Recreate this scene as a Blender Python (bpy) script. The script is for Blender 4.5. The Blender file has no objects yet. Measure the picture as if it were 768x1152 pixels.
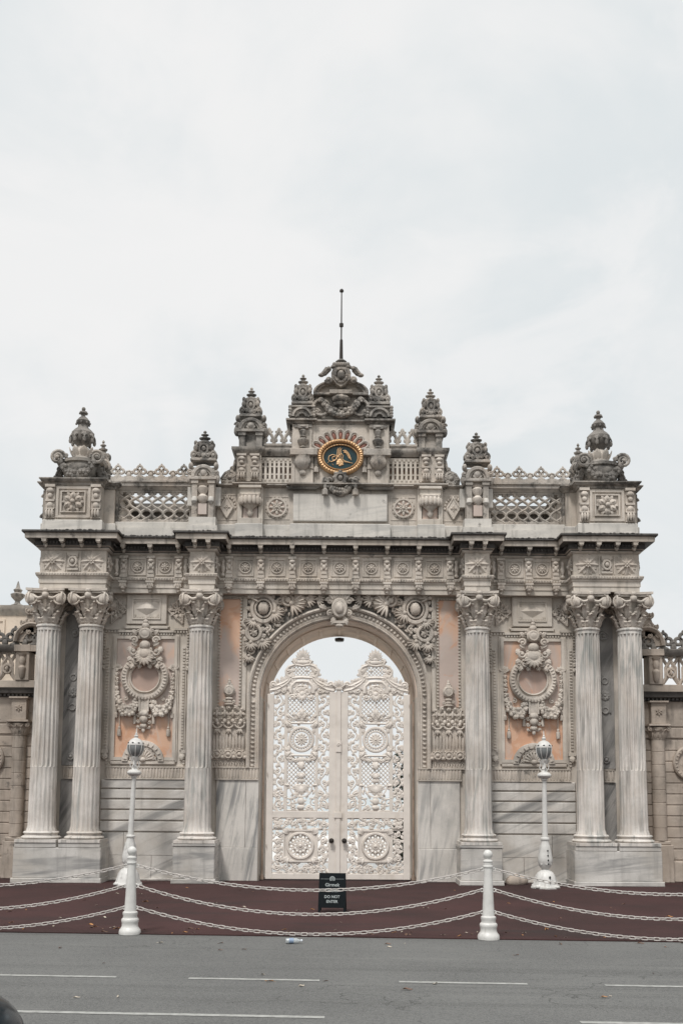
import bpy, math, random
from math import sin, cos, pi, radians, sqrt, atan2, tan
from mathutils import Vector
random.seed(7)
SC = bpy.context.scene
COL = SC.collection

# ------------------------------------------------------------------ camera numbers (photo survey)
CF, CD, CH = 1115.0, 23.0, 1.93           # focal length in photo pixels, distance to the wall face, eye height
PITCH = radians(6.2); PY0 = 896 - CF*tan(PITCH)
def Z(py, y=0.0):                          # survey: photo row -> height of a point standing at depth y
    k = (PY0-py)/CF; dy = y+CD
    return CH + dy*(k*cos(PITCH)+sin(PITCH))/(cos(PITCH)-k*sin(PITCH))
def X(off, z, y=0.0):                      # survey: photo offset from the axis -> metres
    return off*((y+CD)*cos(PITCH)+(z-CH)*sin(PITCH))/CF
def Q(off, py, y=0.0):
    z = Z(py, y); return X(off, z, y), z

# ------------------------------------------------------------------ mesh builder
class MB:
    def __init__(s): s.v=[]; s.f=[]
    def add(s, vs, fs):
        o=len(s.v); s.v.extend(vs); s.f.extend([tuple(o+i for i in f) for f in fs])
    def box(s,x0,x1,y0,y1,z0,z1):
        if x0>x1: x0,x1=x1,x0
        if z0>z1: z0,z1=z1,z0
        s.add([(x0,y0,z0),(x1,y0,z0),(x1,y1,z0),(x0,y1,z0),(x0,y0,z1),(x1,y0,z1),(x1,y1,z1),(x0,y1,z1)],
              [(0,1,5,4),(1,2,6,5),(2,3,7,6),(3,0,4,7),(4,5,6,7),(3,2,1,0)])
    def bbox(s,x0,x1,y0,y1,z0,z1,b=.012):   # box with chamfered front edges
        if x0>x1: x0,x1=x1,x0
        if z0>z1: z0,z1=z1,z0
        s.add([(x0,y0+b,z0),(x1,y0+b,z0),(x1,y0+b,z1),(x0,y0+b,z1),
               (x0+b,y0,z0+b),(x1-b,y0,z0+b),(x1-b,y0,z1-b),(x0+b,y0,z1-b),
               (x0,y1,z0),(x1,y1,z0),(x1,y1,z1),(x0,y1,z1)],
              [(4,5,6,7),(0,1,5,4),(1,2,6,5),(2,3,7,6),(3,0,4,7),(0,8,9,1),(1,9,10,2),(2,10,11,3),(3,11,8,0),(8,11,10,9)])
    def lathe(s,cx,cy,prof,n=16,sx=1,sy=1,mod=None,rot=0):
        vs=[];fs=[];m=len(prof)
        for (r,z) in prof:
            for i in range(n):
                a=rot+2*pi*i/n; rr=r*(mod(a,z) if mod else 1)
                vs.append((cx+sx*rr*cos(a),cy+sy*rr*sin(a),z))
        for j in range(m-1):
            for i in range(n):
                k=(i+1)%n; fs.append((j*n+i,j*n+k,(j+1)*n+k,(j+1)*n+i))
        fs.append(tuple(range(n-1,-1,-1))); fs.append(tuple((m-1)*n+i for i in range(n)))
        s.add(vs,fs)
    def ell(s,cx,cy,cz,rx,ry,rz,rot=0,nu=8,nv=5):
        vs=[(0,0,1)];fs=[]
        for j in range(1,nv):
            t=pi*j/nv
            for i in range(nu):
                a=2*pi*i/nu; vs.append((sin(t)*cos(a),sin(t)*sin(a),cos(t)))
        vs.append((0,0,-1)); L=len(vs)-1
        for i in range(nu):
            k=(i+1)%nu; fs.append((0,1+i,1+k)); fs.append((L,L-nu+k,L-nu+i))
            for j in range(nv-2): fs.append((1+j*nu+i,1+(j+1)*nu+i,1+(j+1)*nu+k,1+j*nu+k))
        c,d=cos(rot),sin(rot); out=[]
        for (x,y,z) in vs:
            x*=rx;y*=ry;z*=rz; out.append((cx+c*x-d*z,cy+y,cz+d*x+c*z))
        s.add(out,fs)
    def tube(s,pts,rad,n=6,closed=False):
        P=[Vector(p) for p in pts]; m=len(P); vs=[];fs=[]
        nrm=None
        for i in range(m):
            if closed: t=P[(i+1)%m]-P[i-1]
            else: t=P[min(i+1,m-1)]-P[max(i-1,0)]
            if t.length<1e-9: t=Vector((0,0,1))
            t.normalize()
            if nrm is None:
                nrm=Vector((0,-1,0)) if abs(t.y)<.9 else Vector((1,0,0))
            nrm=(nrm-t*nrm.dot(t)).normalized(); b=t.cross(nrm)
            r=rad[i] if isinstance(rad,(list,tuple)) else rad
            for k in range(n):
                a=2*pi*k/n; vs.append(tuple(P[i]+nrm*r*cos(a)+b*r*sin(a)))
        M=m if closed else m-1
        for i in range(M):
            j=(i+1)%m
            for k in range(n):
                l=(k+1)%n; fs.append((i*n+k,i*n+l,j*n+l,j*n+k))
        if not closed: fs.append(tuple(range(n-1,-1,-1))); fs.append(tuple((m-1)*n+k for k in range(n)))
        s.add(vs,fs)
    def prism(s,poly,y0,y1):
        n=len(poly); vs=[(x,y0,z) for x,z in poly]+[(x,y1,z) for x,z in poly]
        fs=[tuple(range(n)),tuple(range(2*n-1,n-1,-1))]+[(i,i+n,(i+1)%n+n,(i+1)%n) for i in range(n)]
        s.add(vs,fs)
    def sweep(s,path,prof,caps=True):
        n=len(path); out=[]
        for i,(x,y) in enumerate(path):
            def nr(a,b):
                d=Vector((b[0]-a[0],b[1]-a[1])).normalized(); return Vector((d.y,-d.x))
            if i==0: m=nr(path[0],path[1])
            elif i==n-1: m=nr(path[-2],path[-1])
            else:
                a=nr(path[i-1],path[i]); b=nr(path[i],path[i+1]); m=(a+b)/(1+a.dot(b))
            for (o,z) in prof: out.append((x+m.x*o,y+m.y*o,z))
        k=len(prof); fs=[]
        for i in range(n-1):
            for j in range(k-1): fs.append((i*k+j,(i+1)*k+j,(i+1)*k+j+1,i*k+j+1))
        if caps: fs.append(tuple(range(k-1,-1,-1))); fs.append(tuple((n-1)*k+j for j in range(k)))
        s.add(out,fs)
    def arc(s,cx,cz,prof,a0,a1,n,sx=1,sz=1):
        k=len(prof); vs=[];fs=[]
        for i in range(n+1):
            a=a0+(a1-a0)*i/n
            for (r,y) in prof: vs.append((cx+sx*r*cos(a),y,cz+sz*r*sin(a)))
        for i in range(n):
            for j in range(k-1): fs.append((i*k+j,(i+1)*k+j,(i+1)*k+j+1,i*k+j+1))
        s.add(vs,fs)
    def ring(s,cx,cz,y,R,r,n=24,m=6,sx=1,sz=1,ry=None):
        ry=ry or r; prof=[(R+r*cos(2*pi*j/m),y+ry*sin(2*pi*j/m)) for j in range(m+1)]
        s.arc(cx,cz,prof,0,2*pi,n,sx,sz)
    def disc(s,cx,cz,y0,y1,R,n=24,sx=1,sz=1):
        s.prism([(cx+sx*R*cos(2*pi*i/n),cz+sz*R*sin(2*pi*i/n)) for i in range(n)],y0,y1)
    def spiral(s,cx,cz,y,R,turns=1.4,a0=0,d=1,th=None,eye=True,n=None,m=6,flat=1):
        th=th or R*.2; n=n or int(12*turns)+2; pts=[];rr=[]
        for i in range(n+1):
            t=i/n; a=a0+d*2*pi*turns*t; r=(R-th)*(1-t)**.8+th*.3*t
            pts.append((cx+r*cos(a),y-th*.5*t,cz+r*sin(a))); rr.append(th*(1-.45*t))
        s.tube(pts,rr,m)
        if eye: s.ell(cx,y-th*.5,cz,th*1.1,th*1.1,th*1.1)
    def leaf(s,o,u,n,L,W,h=.25,curl=.0,rows=7,lob=.25):
        o=Vector(o);u=Vector(u).normalized();n=Vector(n).normalized();sd=u.cross(n)
        vs=[]
        for i in range(rows+1):
            t=i/rows
            w=W/2*(sin(pi*(.12+.86*t))**.65)*(1+(lob if i%2 else -lob*.4))
            if i==rows: w=W*.04
            ht=h*L*sin(pi*t*.75+.2)+ (curl*L*max(0,t-.55)**1.2*3 if curl else 0)
            up=L*t - (curl*L*max(0,t-.75)*1.3 if curl else 0)
            c=o+u*up+n*ht
            vs+= [tuple(c-sd*w-n*h*L*.55),tuple(c-sd*w*.5-n*h*L*.05),tuple(c-n*h*L*.15),tuple(c+sd*w*.5-n*h*L*.05),tuple(c+sd*w-n*h*L*.55)]
        fs=[]
        for i in range(rows):
            for j in range(4): fs.append((i*5+j,i*5+j+1,(i+1)*5+j+1,(i+1)*5+j))
        s.add(vs,fs)
    def rleaf(s,x,z,y,ang,L,W,h=.28):          # relief leaf lying on a wall facing -y
        s.leaf((x,y,z),(cos(ang),0,sin(ang)),(0,-1,0),L,W,h)
    def rosette(s,cx,cz,y,R,n=8,ring=True,two=True):
        if ring: s.ring(cx,cz,y,R*.92,R*.09,n=24)
        r=R*(.62 if ring else .8)
        for i in range(n):
            a=2*pi*i/n+pi/2
            s.ell(cx+cos(a)*r*.72,y-.01,cz+sin(a)*r*.72,r*.36,R*.14,r*.2,rot=a)
        if two:
            for i in range(n):
                a=2*pi*(i+.5)/n+pi/2
                s.ell(cx+cos(a)*r*.36,y-R*.1,cz+sin(a)*r*.36,r*.24,R*.12,r*.13,rot=a,nu=6,nv=4)
        s.ell(cx,y-R*.15,cz,R*.17,R*.17,R*.17)
    def swag(s,p0,p1,sag,r0,r1,n=9,j=.3,extra=3):
        for i in range(n+1):
            t=i/n; x=p0[0]+(p1[0]-p0[0])*t; y=p0[1]+(p1[1]-p0[1])*t; z=p0[2]+(p1[2]-p0[2])*t-4*sag*t*(1-t)
            r=r0+(r1-r0)*sin(pi*t)
            s.ell(x,y,z,r,r*.8,r,nu=7,nv=5)
            for k in range(extra):
                a=random.uniform(0,2*pi); q=r*random.uniform(.35,.55)
                s.ell(x+cos(a)*r*.7,y-r*random.uniform(.3,.7),z+sin(a)*r*.7,q,q,q,nu=6,nv=4)
    def dent_h(s,x0,x1,z,h,y0,y1,w,gap):
        n=max(1,round((x1-x0+gap)/(w+gap))); p=(x1-x0+gap)/n
        for i in range(n): s.box(x0+i*p,x0+i*p+w,y0,y1,z,z+h)
    def dent_v(s,z0,z1,x0,x1,y0,y1,w,gap):
        n=max(1,round((z1-z0+gap)/(w+gap))); p=(z1-z0+gap)/n
        for i in range(n): s.box(x0,x1,y0,y1,z0+i*p,z0+i*p+w)
    def mesh(s,name,ang=38):
        me=bpy.data.meshes.new(name); me.from_pydata(s.v,[],s.f)
        me.validate(); me.update()
        me.polygons.foreach_set('use_smooth',[True]*len(me.polygons))
        me.set_sharp_from_angle(angle=radians(ang))
        return me
import bmesh
def fix(me):
    bm=bmesh.new(); bm.from_mesh(me); bmesh.ops.recalc_face_normals(bm,faces=bm.faces); bm.to_mesh(me); bm.free()
def obj(name,mb,mat,parent=None,loc=None,mirror=False,ang=38,label=None,kind=None,cat=None,group=None,recalc=True):
    me=mb if isinstance(mb,bpy.types.Mesh) else mb.mesh(name,ang)
    if not isinstance(mb,bpy.types.Mesh):
        if recalc: fix(me)
        for m in (mat if isinstance(mat,(list,tuple)) else [mat]): me.materials.append(m)
    o=bpy.data.objects.new(name,me); COL.objects.link(o); o.parent=parent
    if loc: o.location=loc
    if label: o['label']=label
    if kind: o['kind']=kind
    if cat: o['category']=cat
    if group: o['group']=group
    if mirror: mir(o)
    return o
def mir(o):
    c=o.copy(); COL.objects.link(c); c.location.x=-o.location.x; c.scale.x=-o.scale.x; c.rotation_euler=(o.rotation_euler.x,-o.rotation_euler.y,-o.rotation_euler.z)
    kids(o,c); return c
def kids(o,c):
    for ch in list(o.children):
        d=ch.copy(); COL.objects.link(d); d.parent=c; kids(ch,d)
def dup(o,loc=None,rz=None,label=None,scale=None):
    c=o.copy(); COL.objects.link(c)
    if loc is not None: c.location=loc
    if rz is not None: c.rotation_euler=(0,0,rz)
    if label: c['label']=label
    if scale: c.scale=scale
    kids(o,c); return c
def thing(name,label,cat,loc=(0,0,0),rz=0,group=None):
    o=bpy.data.objects.new(name,None); COL.objects.link(o); o.location=loc; o.rotation_euler=(0,0,rz)
    o.empty_display_size=.2; o['label']=label; o['category']=cat
    if group: o['group']=group
    return o

# ------------------------------------------------------------------ materials
def newmat(name):
    m=bpy.data.materials.new(name); m.use_nodes=True; nt=m.node_tree
    b=nt.nodes['Principled BSDF']; return m,nt,b
def node(nt,t,**kw):
    n=nt.nodes.new(t)
    for k,v in kw.items():
        if k.startswith('i_'):
            key=k[2:]; n.inputs[int(key) if key.isdigit() else key.replace('_',' ')].default_value=v
        else: setattr(n,k,v)
    return n
def noise(nt,scale,vec,detail=5,rough=.6,dist=0,stretch=(1,1,1),rot=(0,0,0),off=(0,0,0)):
    if any(rot):
        m0=node(nt,'ShaderNodeMapping'); m0.inputs['Rotation'].default_value=rot; nt.links.new(vec,m0.inputs[0]); vec=m0.outputs[0]
    mp=node(nt,'ShaderNodeMapping'); mp.inputs['Scale'].default_value=stretch; mp.inputs['Location'].default_value=off
    nt.links.new(vec,mp.inputs[0])
    n=node(nt,'ShaderNodeTexNoise'); n.inputs['Scale'].default_value=scale; n.inputs['Detail'].default_value=detail
    n.inputs['Roughness'].default_value=rough; n.inputs['Distortion'].default_value=dist
    nt.links.new(mp.outputs[0],n.inputs['Vector']); return n.outputs[0]
def ramp(nt,fac,lo,hi,a=0,b=1):
    r=node(nt,'ShaderNodeMapRange'); r.clamp=True; r.interpolation_type='SMOOTHSTEP'
    r.inputs[1].default_value=lo; r.inputs[2].default_value=hi; r.inputs[3].default_value=a; r.inputs[4].default_value=b
    nt.links.new(fac,r.inputs[0]); return r.outputs[0]
def mix(nt,fac,a,b,mode='MIX'):
    m=node(nt,'ShaderNodeMix'); m.data_type='RGBA'; m.blend_type=mode
    if isinstance(fac,(int,float)): m.inputs[0].default_value=fac
    else: nt.links.new(fac,m.inputs[0])
    for i,c in ((6,a),(7,b)):
        if isinstance(c,(tuple,list)): m.inputs[i].default_value=(c[0],c[1],c[2],1)
        else: nt.links.new(c,m.inputs[i])
    return m.outputs[2]
def bump(nt,b,h,strength=.3,dist=.01):
    n=node(nt,'ShaderNodeBump'); n.inputs['Strength'].default_value=strength; n.inputs['Distance'].default_value=dist
    nt.links.new(h,n.inputs['Height']); nt.links.new(n.outputs[0],b.inputs['Normal'])
def stone(name,base,dark,warm=None,streak=.5,vein=None,vein_rot=(0,.6,0),vein_amt=.0,vein_scale=1.2,rough=.75,patch=.5,blocks=None,bumps=.35,crust=0.0):
    base=(base[0]*1.22,base[1]*1.185,base[2]*1.165)
    m,nt,b=newmat(name); g=node(nt,'ShaderNodeNewGeometry'); P=g.outputs['Position']
    n1=noise(nt,1.3,P,6,.62); n2=noise(nt,6,P,5,.7,off=(5,2,9)); st=noise(nt,7,P,4,.6,stretch=(1,1,.09)); fine=noise(nt,40,P,4,.7)
    c=mix(nt,ramp(nt,n1,.35,.7,0,patch),base,dark)
    if warm: c=mix(nt,ramp(nt,noise(nt,.9,P,4,.6,off=(11,3,4)),.42,.68,0,.8),c,warm)
    c=mix(nt,ramp(nt,st,.5,.78,0,streak),c,tuple(x*.55 for x in dark))
    if vein:
        v=noise(nt,vein_scale,P,6,.55,dist=1.3,stretch=(.35,1,3.2),rot=vein_rot)
        msk=ramp(nt,noise(nt,.55,P,3,.5,off=(8,1,5)),.38,.58,.35,1)
        def vm_(x):
            q=node(nt,'ShaderNodeMath',operation='MULTIPLY'); nt.links.new(x,q.inputs[0]); nt.links.new(msk,q.inputs[1]); return q.outputs[0]
        c=mix(nt,vm_(ramp(nt,v,.47,.66,0,vein_amt)),c,vein)
        v2=noise(nt,vein_scale*3.1,P,5,.6,dist=.8,stretch=(.3,1,3.5),rot=vein_rot,off=(7,1,2))
        c=mix(nt,vm_(ramp(nt,v2,.52,.68,0,vein_amt*.6)),c,vein)
    c=mix(nt,ramp(nt,n2,.55,.8,0,.35),c,tuple(x*.6 for x in dark))
    if crust: c=mix(nt,ramp(nt,noise(nt,3.0,P,6,.75,off=(3,8,1)),.62-crust*.3,.78-crust*.3,0,.85),c,(.045,.043,.04))
    c=mix(nt,ramp(nt,fine,.3,.7,0,.16),c,tuple(x*.5 for x in base))
    nt.links.new(c,b.inputs['Base Color']); b.inputs['Roughness'].default_value=rough
    bm=node(nt,'ShaderNodeMath',operation='ADD'); nt.links.new(n2,bm.inputs[0]); nt.links.new(fine,bm.inputs[1])
    bump(nt,b,bm.outputs[0],bumps,.012)
    return m
M={}
M['stone']=stone('warm_marble',(.54,.505,.455),(.29,.268,.237),warm=(.50,.44,.37),streak=.65,patch=.6)
M['carved']=stone('carved_marble',(.54,.50,.45),(.26,.238,.208),warm=(.48,.41,.345),streak=.55,patch=.75,bumps=.7)
M['shaft']=stone('column_marble',(.59,.57,.54),(.33,.31,.285),streak=.95,vein=(.24,.26,.25),vein_rot=(0,1.52,0),vein_amt=.65,vein_scale=1.5,patch=.5,warm=(.50,.445,.39))
M['grey']=stone('grey_veined_marble',(.53,.52,.495),(.36,.34,.31),streak=.35,vein=(.17,.168,.165),vein_rot=(0,.42,0),vein_amt=.9,vein_scale=.45,rough=.6,patch=.6,warm=(.46,.415,.365))
M['ped']=stone('pedestal_marble',(.50,.495,.475),(.34,.325,.30),streak=.4,vein=(.19,.19,.188),vein_rot=(0,.06,0),vein_amt=.8,vein_scale=1.1,rough=.6,patch=.6,warm=(.43,.395,.35))
M['greyv']=stone('grey_veined_slab',(.53,.515,.485),(.40,.38,.35),streak=.35,vein=(.20,.20,.20),vein_rot=(0,1.40,0),vein_amt=1.0,vein_scale=.9,rough=.55,patch=.5)
M['dgrey']=stone('dark_streaked_marble',(.30,.293,.28),(.20,.196,.19),streak=.4,vein=(.10,.10,.102),vein_rot=(0,1.1,0),vein_amt=.9,vein_scale=1.3,rough=.6)
M['plinth']=stone('attic_marble',(.53,.515,.48),(.37,.352,.32),streak=.65,vein=(.31,.305,.295),vein_rot=(0,.1,0),vein_amt=.5,vein_scale=1.1,crust=.08)
M['weather']=stone('weathered_stone',(.33,.312,.285),(.125,.117,.106),streak=.8,patch=1.0,crust=.55,bumps=.7,warm=(.42,.36,.30))
M['crest']=stone('rain_stained_stone',(.42,.395,.36),(.19,.176,.157),warm=(.46,.39,.325),streak=.7,patch=.9,crust=.34,bumps=.7)
M['crust']=stone('near_black_stone',(.08,.075,.07),(.035,.033,.031),streak=.6,patch=.9,crust=.35,bumps=.8)  # also colours the whole coffer zone under the cornice near-black
M['mid']=stone('entablature_stone',(.51,.47,.42),(.26,.236,.207),warm=(.45,.39,.325),streak=.85,patch=.85,crust=.16,bumps=.7)
M['wing']=stone('side_wall_stone',(.40,.35,.30),(.22,.19,.16),warm=(.36,.295,.24),streak=.7,patch=.85,crust=.16,bumps=.7)
M['soffit']=stone('arch_soffit_stone',(.58,.47,.385),(.40,.31,.245),warm=(.62,.53,.45),streak=.2,patch=.9,bumps=.3)
M['soot_shade']=stone('soot_and_shade_stone',(.20,.187,.17),(.09,.084,.077),streak=.3,patch=.9,crust=.35,bumps=.6)  # soot on carvings; also painted shade for the spandrel field and rear parapet
def pinkm(name,lo,hi,amt=.9,base=(.54,.44,.385)):
    """pinkish grey marble; orange clouding strongest between two heights of the slab (lo = none, hi = most)"""
    m,nt,b=newmat(name); P=node(nt,'ShaderNodeNewGeometry').outputs['Position']
    sp=node(nt,'ShaderNodeSeparateXYZ'); nt.links.new(P,sp.inputs[0])
    h0=ramp(nt,sp.outputs[2],lo,hi,0,.17); hx=node(nt,'ShaderNodeMapRange',i_3=0.0,i_4=.055); hx.inputs[1].default_value=-.5; hx.inputs[2].default_value=.5; nt.links.new(sp.outputs[0],hx.inputs[0])
    ha=node(nt,'ShaderNodeMath',operation='ADD'); nt.links.new(h0,ha.inputs[0]); nt.links.new(hx.outputs[0],ha.inputs[1]); hz=ha.outputs[0]
    c=mix(nt,ramp(nt,noise(nt,1.0,P,5,.6,dist=.6),.35,.65),base,tuple(x*.86 for x in base))
    ad=node(nt,'ShaderNodeMath',operation='ADD'); nt.links.new(noise(nt,.7,P,5,.6,dist=1.0,stretch=(1.5,1,.7),off=(2.3,0,6.1)),ad.inputs[0]); nt.links.new(hz,ad.inputs[1])
    c=mix(nt,ramp(nt,ad.outputs[0],.52,.66,0,amt),c,(.64,.40,.27))
    ad2=node(nt,'ShaderNodeMath',operation='ADD'); nt.links.new(noise(nt,2.0,P,5,.6,dist=1.5,off=(4,0,0)),ad2.inputs[0]); nt.links.new(hz,ad2.inputs[1])
    c=mix(nt,ramp(nt,ad2.outputs[0],.66,.76,0,.6),c,(.56,.29,.17))
    c=mix(nt,ramp(nt,noise(nt,1.5,P,6,.6,dist=1.8,stretch=(1.4,1,.45),off=(0,0,9)),.54,.66,0,.6),c,(.50,.44,.395))
    nt.links.new(c,b.inputs['Base Color']); b.inputs['Roughness'].default_value=.45; return m
M['pink']=pinkm('pink_breccia_marble',4.3,3.4)
M['pinkstrip']=pinkm('pink_strip_marble',4.6,6.3)
M['pinkdisc']=pinkm('rosy_disc_marble',0.0,-9.0,.3,base=(.44,.32,.265))
M['inlay']=pinkm('orange_inlay_marble',9,5,.8)
def plain(name,col,rough=.5,metal=0,var=.15,scale=8,bumpy=0,spec=None,dirt=None,damt=.5,coat=0):
    m,nt,b=newmat(name); P=node(nt,'ShaderNodeNewGeometry').outputs['Position']; n=noise(nt,scale,P,5,.65)
    c=mix(nt,ramp(nt,n,.35,.7,0,1),col,tuple(x*(1-var) for x in col))
    if dirt: c=mix(nt,ramp(nt,noise(nt,scale*.5,P,6,.7,off=(3,3,3),stretch=(1,1,.4)),.55,.72,0,damt),c,dirt)
    nt.links.new(c,b.inputs['Base Color']); b.inputs['Roughness'].default_value=rough; b.inputs['Metallic'].default_value=metal
    if coat: b.inputs['Coat Weight'].default_value=coat; b.inputs['Coat Roughness'].default_value=.05
    if bumpy: bump(nt,b,n,bumpy,.01)
    return m
M['door']=plain('cream_gate_paint',(.72,.66,.60),.5,var=.12,scale=3,dirt=(.46,.39,.31),damt=.5,bumpy=.1)
M['white']=plain('white_iron_paint',(.62,.61,.585),.42,var=.14,scale=7,dirt=(.30,.275,.24),damt=.7,bumpy=.08)
M['chain']=plain('worn_white_chain_paint',(.54,.505,.475),.5,var=.25,scale=20,dirt=(.20,.15,.125),damt=.7)
M['gold']=plain('gold_leaf',(.74,.48,.26),.45,metal=.45,var=.25,scale=14,bumpy=.3)
M['teal']=plain('dark_green_enamel',(.006,.035,.042),.25,var=.2)
M['iron']=plain('dark_bronze',(.05,.042,.037),.4,metal=.6)
M['rust']=plain('brown_iron_bar',(.36,.27,.21),.55,metal=.1,var=.4,scale=5,bumpy=.2)
M['black']=plain('black_board',(.006,.009,.011),.75,var=.2)
M['black'].node_tree.nodes['Principled BSDF'].inputs['Specular IOR Level'].default_value=.15
M['letter']=plain('pale_lettering',(.38,.42,.42),.5,var=.02)
M['glass']=plain('lamp_glass',(.20,.21,.21),.08,var=.2,scale=4)
M['dark']=plain('shadow_gap_dark',(.02,.02,.02),.8)
# ================================================================== THE GATE
gate=thing('monumental_gate','ornate pale marble palace gateway with central arch, fluted columns and carved finials','gateway')
SP=Z(784); RI=X(88,SP); RO=X(103.3,SP,-.12)
WT=2.28
zA0,zA1,zF0,zF1=Z(668.5,-.25),Z(656,-.25),Z(651.5,-.25),Z(627,-.25)
zC0,zC1=Z(613,-.5),Z(604,-.58)
EX=6.78
# masonry core
m=MB(); pts=[(RI*cos(a),SP+RI*sin(a)) for a in [pi*i/40 for i in range(41)]]
m.prism([(EX,0),(EX,zC1-.03),(-EX,zC1-.03),(-EX,0),(-RI,0)]+[p for p in reversed(pts)]+[(RI,0)],0,WT)
obj('wall',m,M['stone'],gate)
# lining of the arch passage
m=MB()
r0=RI-.02
prof=[(RI+.01,.012),(r0,.012),(r0,.62),(r0-.03,.64),(r0-.03,.74),(r0,.76),(r0,2.1),(r0-.012,2.12),(r0-.012,WT+.02),(RI+.02,WT+.02)]
m.arc(0,SP,prof,0,pi,40)
for i in range(1,12):                        # raised transverse ribs of the vault
    a=pi*i/12; u=(cos(a),sin(a)); t=(-sin(a),cos(a)); w=.035
    P=[(u[0]*(r0-d)+t[0]*e,SP+u[1]*(r0-d)+t[1]*e) for d,e in ((-.01,-w),(.03,-w),(.03,w),(-.01,w))]
    m.prism(P,.79,1.93)
obj('arch_soffit',m,M['soffit'],gate)
for s in (1,-1):
    m=MB(); k=[(s*r,y) for r,y in prof]
    vs=[(x,y,0) for x,y in k]+[(x,y,SP) for x,y in k]; n=len(k)
    m.add(vs,[(i,i+1,i+1+n,i+n) for i in range(n-1)])
    obj('jamb_lining',m,M['stone'],gate)
# archivolt, running down the jambs as a moulded band
m=MB(); W=RO-RI
zj=Z(864.5)
prof=[(RI,.03),(RI,-.02),(RI+W*.10,-.06),(RI+W*.16,-.06),(RI+W*.18,-.03),(RI+W*.30,-.05),(RI+W*.34,-.05),(RI+W*.36,-.025),(RI+W*.72,-.025),(RI+W*.74,-.09),(RI+W*.86,-.12),(RI+W,-.10),(RI+W,.02)]
m.arc(0,SP,prof,0,pi,64)
for s in (1,-1):
    k=[(s*r,y) for r,y in prof]; n=len(k)
    m.add([(x,y,zj) for x,y in k]+[(x,y,SP) for x,y in k],[(i,i+1,i+1+n,i+n) for i in range(n-1)])
NB=64
for i in range(NB):                         # leaf-and-dart beads of the moulding
    a=pi*(i+.5)/NB; r=RI+W*.53; x,z=r*cos(a),SP+r*sin(a)
    m.ell(x,-.045,z,W*.15,.035,.033,rot=a,nu=6,nv=4)
for s in (1,-1):
    n=int((SP-zj)/.105)
    for i in range(n): m.ell(s*(RI+W*.53),-.045,zj+.05+i*.105,W*.15,.035,.033,nu=6,nv=4)
obj('archivolt',m,M['carved'],gate)
# keystone cartouche
m=MB(); kx,kz=Q(0,684,-.2)
m.ell(0,-.16,kz,.19,.13,.25); m.ring(0,kz,-.22,.15,.04,sz=1.25); m.ell(0,-.28,kz-.02,.10,.06,.13)
for s in (1,-1):
    m.spiral(s*.23,kz+.17,-.17,.12,1.3,a0=(0 if s>0 else pi),d=s,th=.035)
    m.spiral(s*.22,kz-.12,-.16,.11,1.3,a0=(pi if s>0 else 0),d=-s,th=.032)
    m.rleaf(s*.1,kz-.2,-.15,-pi/2+s*.4,.22,.12); m.rleaf(s*.3,kz,-.12,(0 if s>0 else pi)+s*.3,.2,.13)
for k in range(-3,4): m.rleaf(k*.03,kz+.17,-.16,pi/2-k*.27,.24,.09)
m.box(-.13,.13,-.22,0,kz-.36,kz-.30); m.ell(0,-.14,kz-.4,.11,.09,.06)
obj('keystone',m,M['carved'],gate)

# spandrels: sunk field with cartouche, scrolls and leaves
sx1,st=Q(103,670,-.02); sb=Z(750)
m=MB(); m.box(sx1,sx1+.045,-.07,.01,sb,st); m.box(0.0,sx1+.045,-.07,.01,st,st+.05)
obj('spandrel_frame',m,M['stone'],gate,mirror=True)
def sp(px,py): return X(382-px,Z(py),0),Z(py)     # measured on the left spandrel, built on the right
m=MB(); Y=-.06
def sc(px,py,R,t=1.4,a=0,d=1,th=None):
    x,z=sp(px,py); m.spiral(x,z,Y,R,t,a,d,th)
cx,cz=sp(297,686)
m.ring(cx,cz,Y-.02,.27,.055,sz=1.15); m.ring(cx,cz,Y-.05,.19,.025,sz=1.1); m.ell(cx,Y-.07,cz,.13,.1,.16)
for i in range(14):
    a=2*pi*i/14; m.rleaf(cx+.28*cos(a),cz+.3*sin(a),Y,a,.13,.11,.3)
for (px,py,R,a,d) in ((280,668,.16,2,1),(279,703,.15,1,-1),(313,700,.15,4,1),(316,678,.13,3,-1)): sc(px,py,R,1.3,a,d,R*.24)
cx,cz=sp(286,713); m.ring(cx,cz,Y-.02,.17,.045); m.rosette(cx,cz,Y-.04,.12,6,False)
for i in range(9): a=2*pi*i/9; m.rleaf(cx+.17*cos(a),cz+.17*sin(a),Y,a,.13,.12,.3)
cx,cz=sp(324.5,676.5); m.ring(cx,cz,Y-.03,.12,.04); m.ell(cx,Y-.05,cz,.08,.06,.08)
for k in range(7): m.rleaf(sp(330,678)[0],sp(330,678)[1],Y,pi-.9+k*.3,.34,.14,.3)
for (px,py,R,a,d) in ((341,676,.12,1,1),(350,672,.11,4,-1),(359,677,.1,2,1),(366,672,.08,0,-1),(318,690,.12,5,1),(284,731,.12,0,1),(281,742,.08,3,-1),(291,725,.10,2,-1),(302,708,.11,1,1)): sc(px,py,R,1.3,a,d,R*.26)
def fan(px,py,an,R,n=7,spread=2.2):
    x,z=sp(px,py)
    for i in range(n):
        q=an+(i-(n-1)/2)*spread/(n-1)
        m.leaf((x,Y-.03,z),(-cos(q),0,sin(q)),(0,-1,0),R,R*.26,.34,curl=.05,lob=.12,rows=6)
    m.ell(x,Y-.05,z,R*.22,R*.2,R*.22)
for (px,py,an,R) in ((281,673,.6,.28),(329,680,-.4,.34),(309,690,-.7,.26),(286,699,-2.2,.22),(283,724,-1.7,.22),(346,675,-.1,.24),(296,722,-.9,.24),(357,675,-.2,.20),(281,739,-1.6,.18),(317,671,.7,.2)): fan(px,py,an,R)
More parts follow.
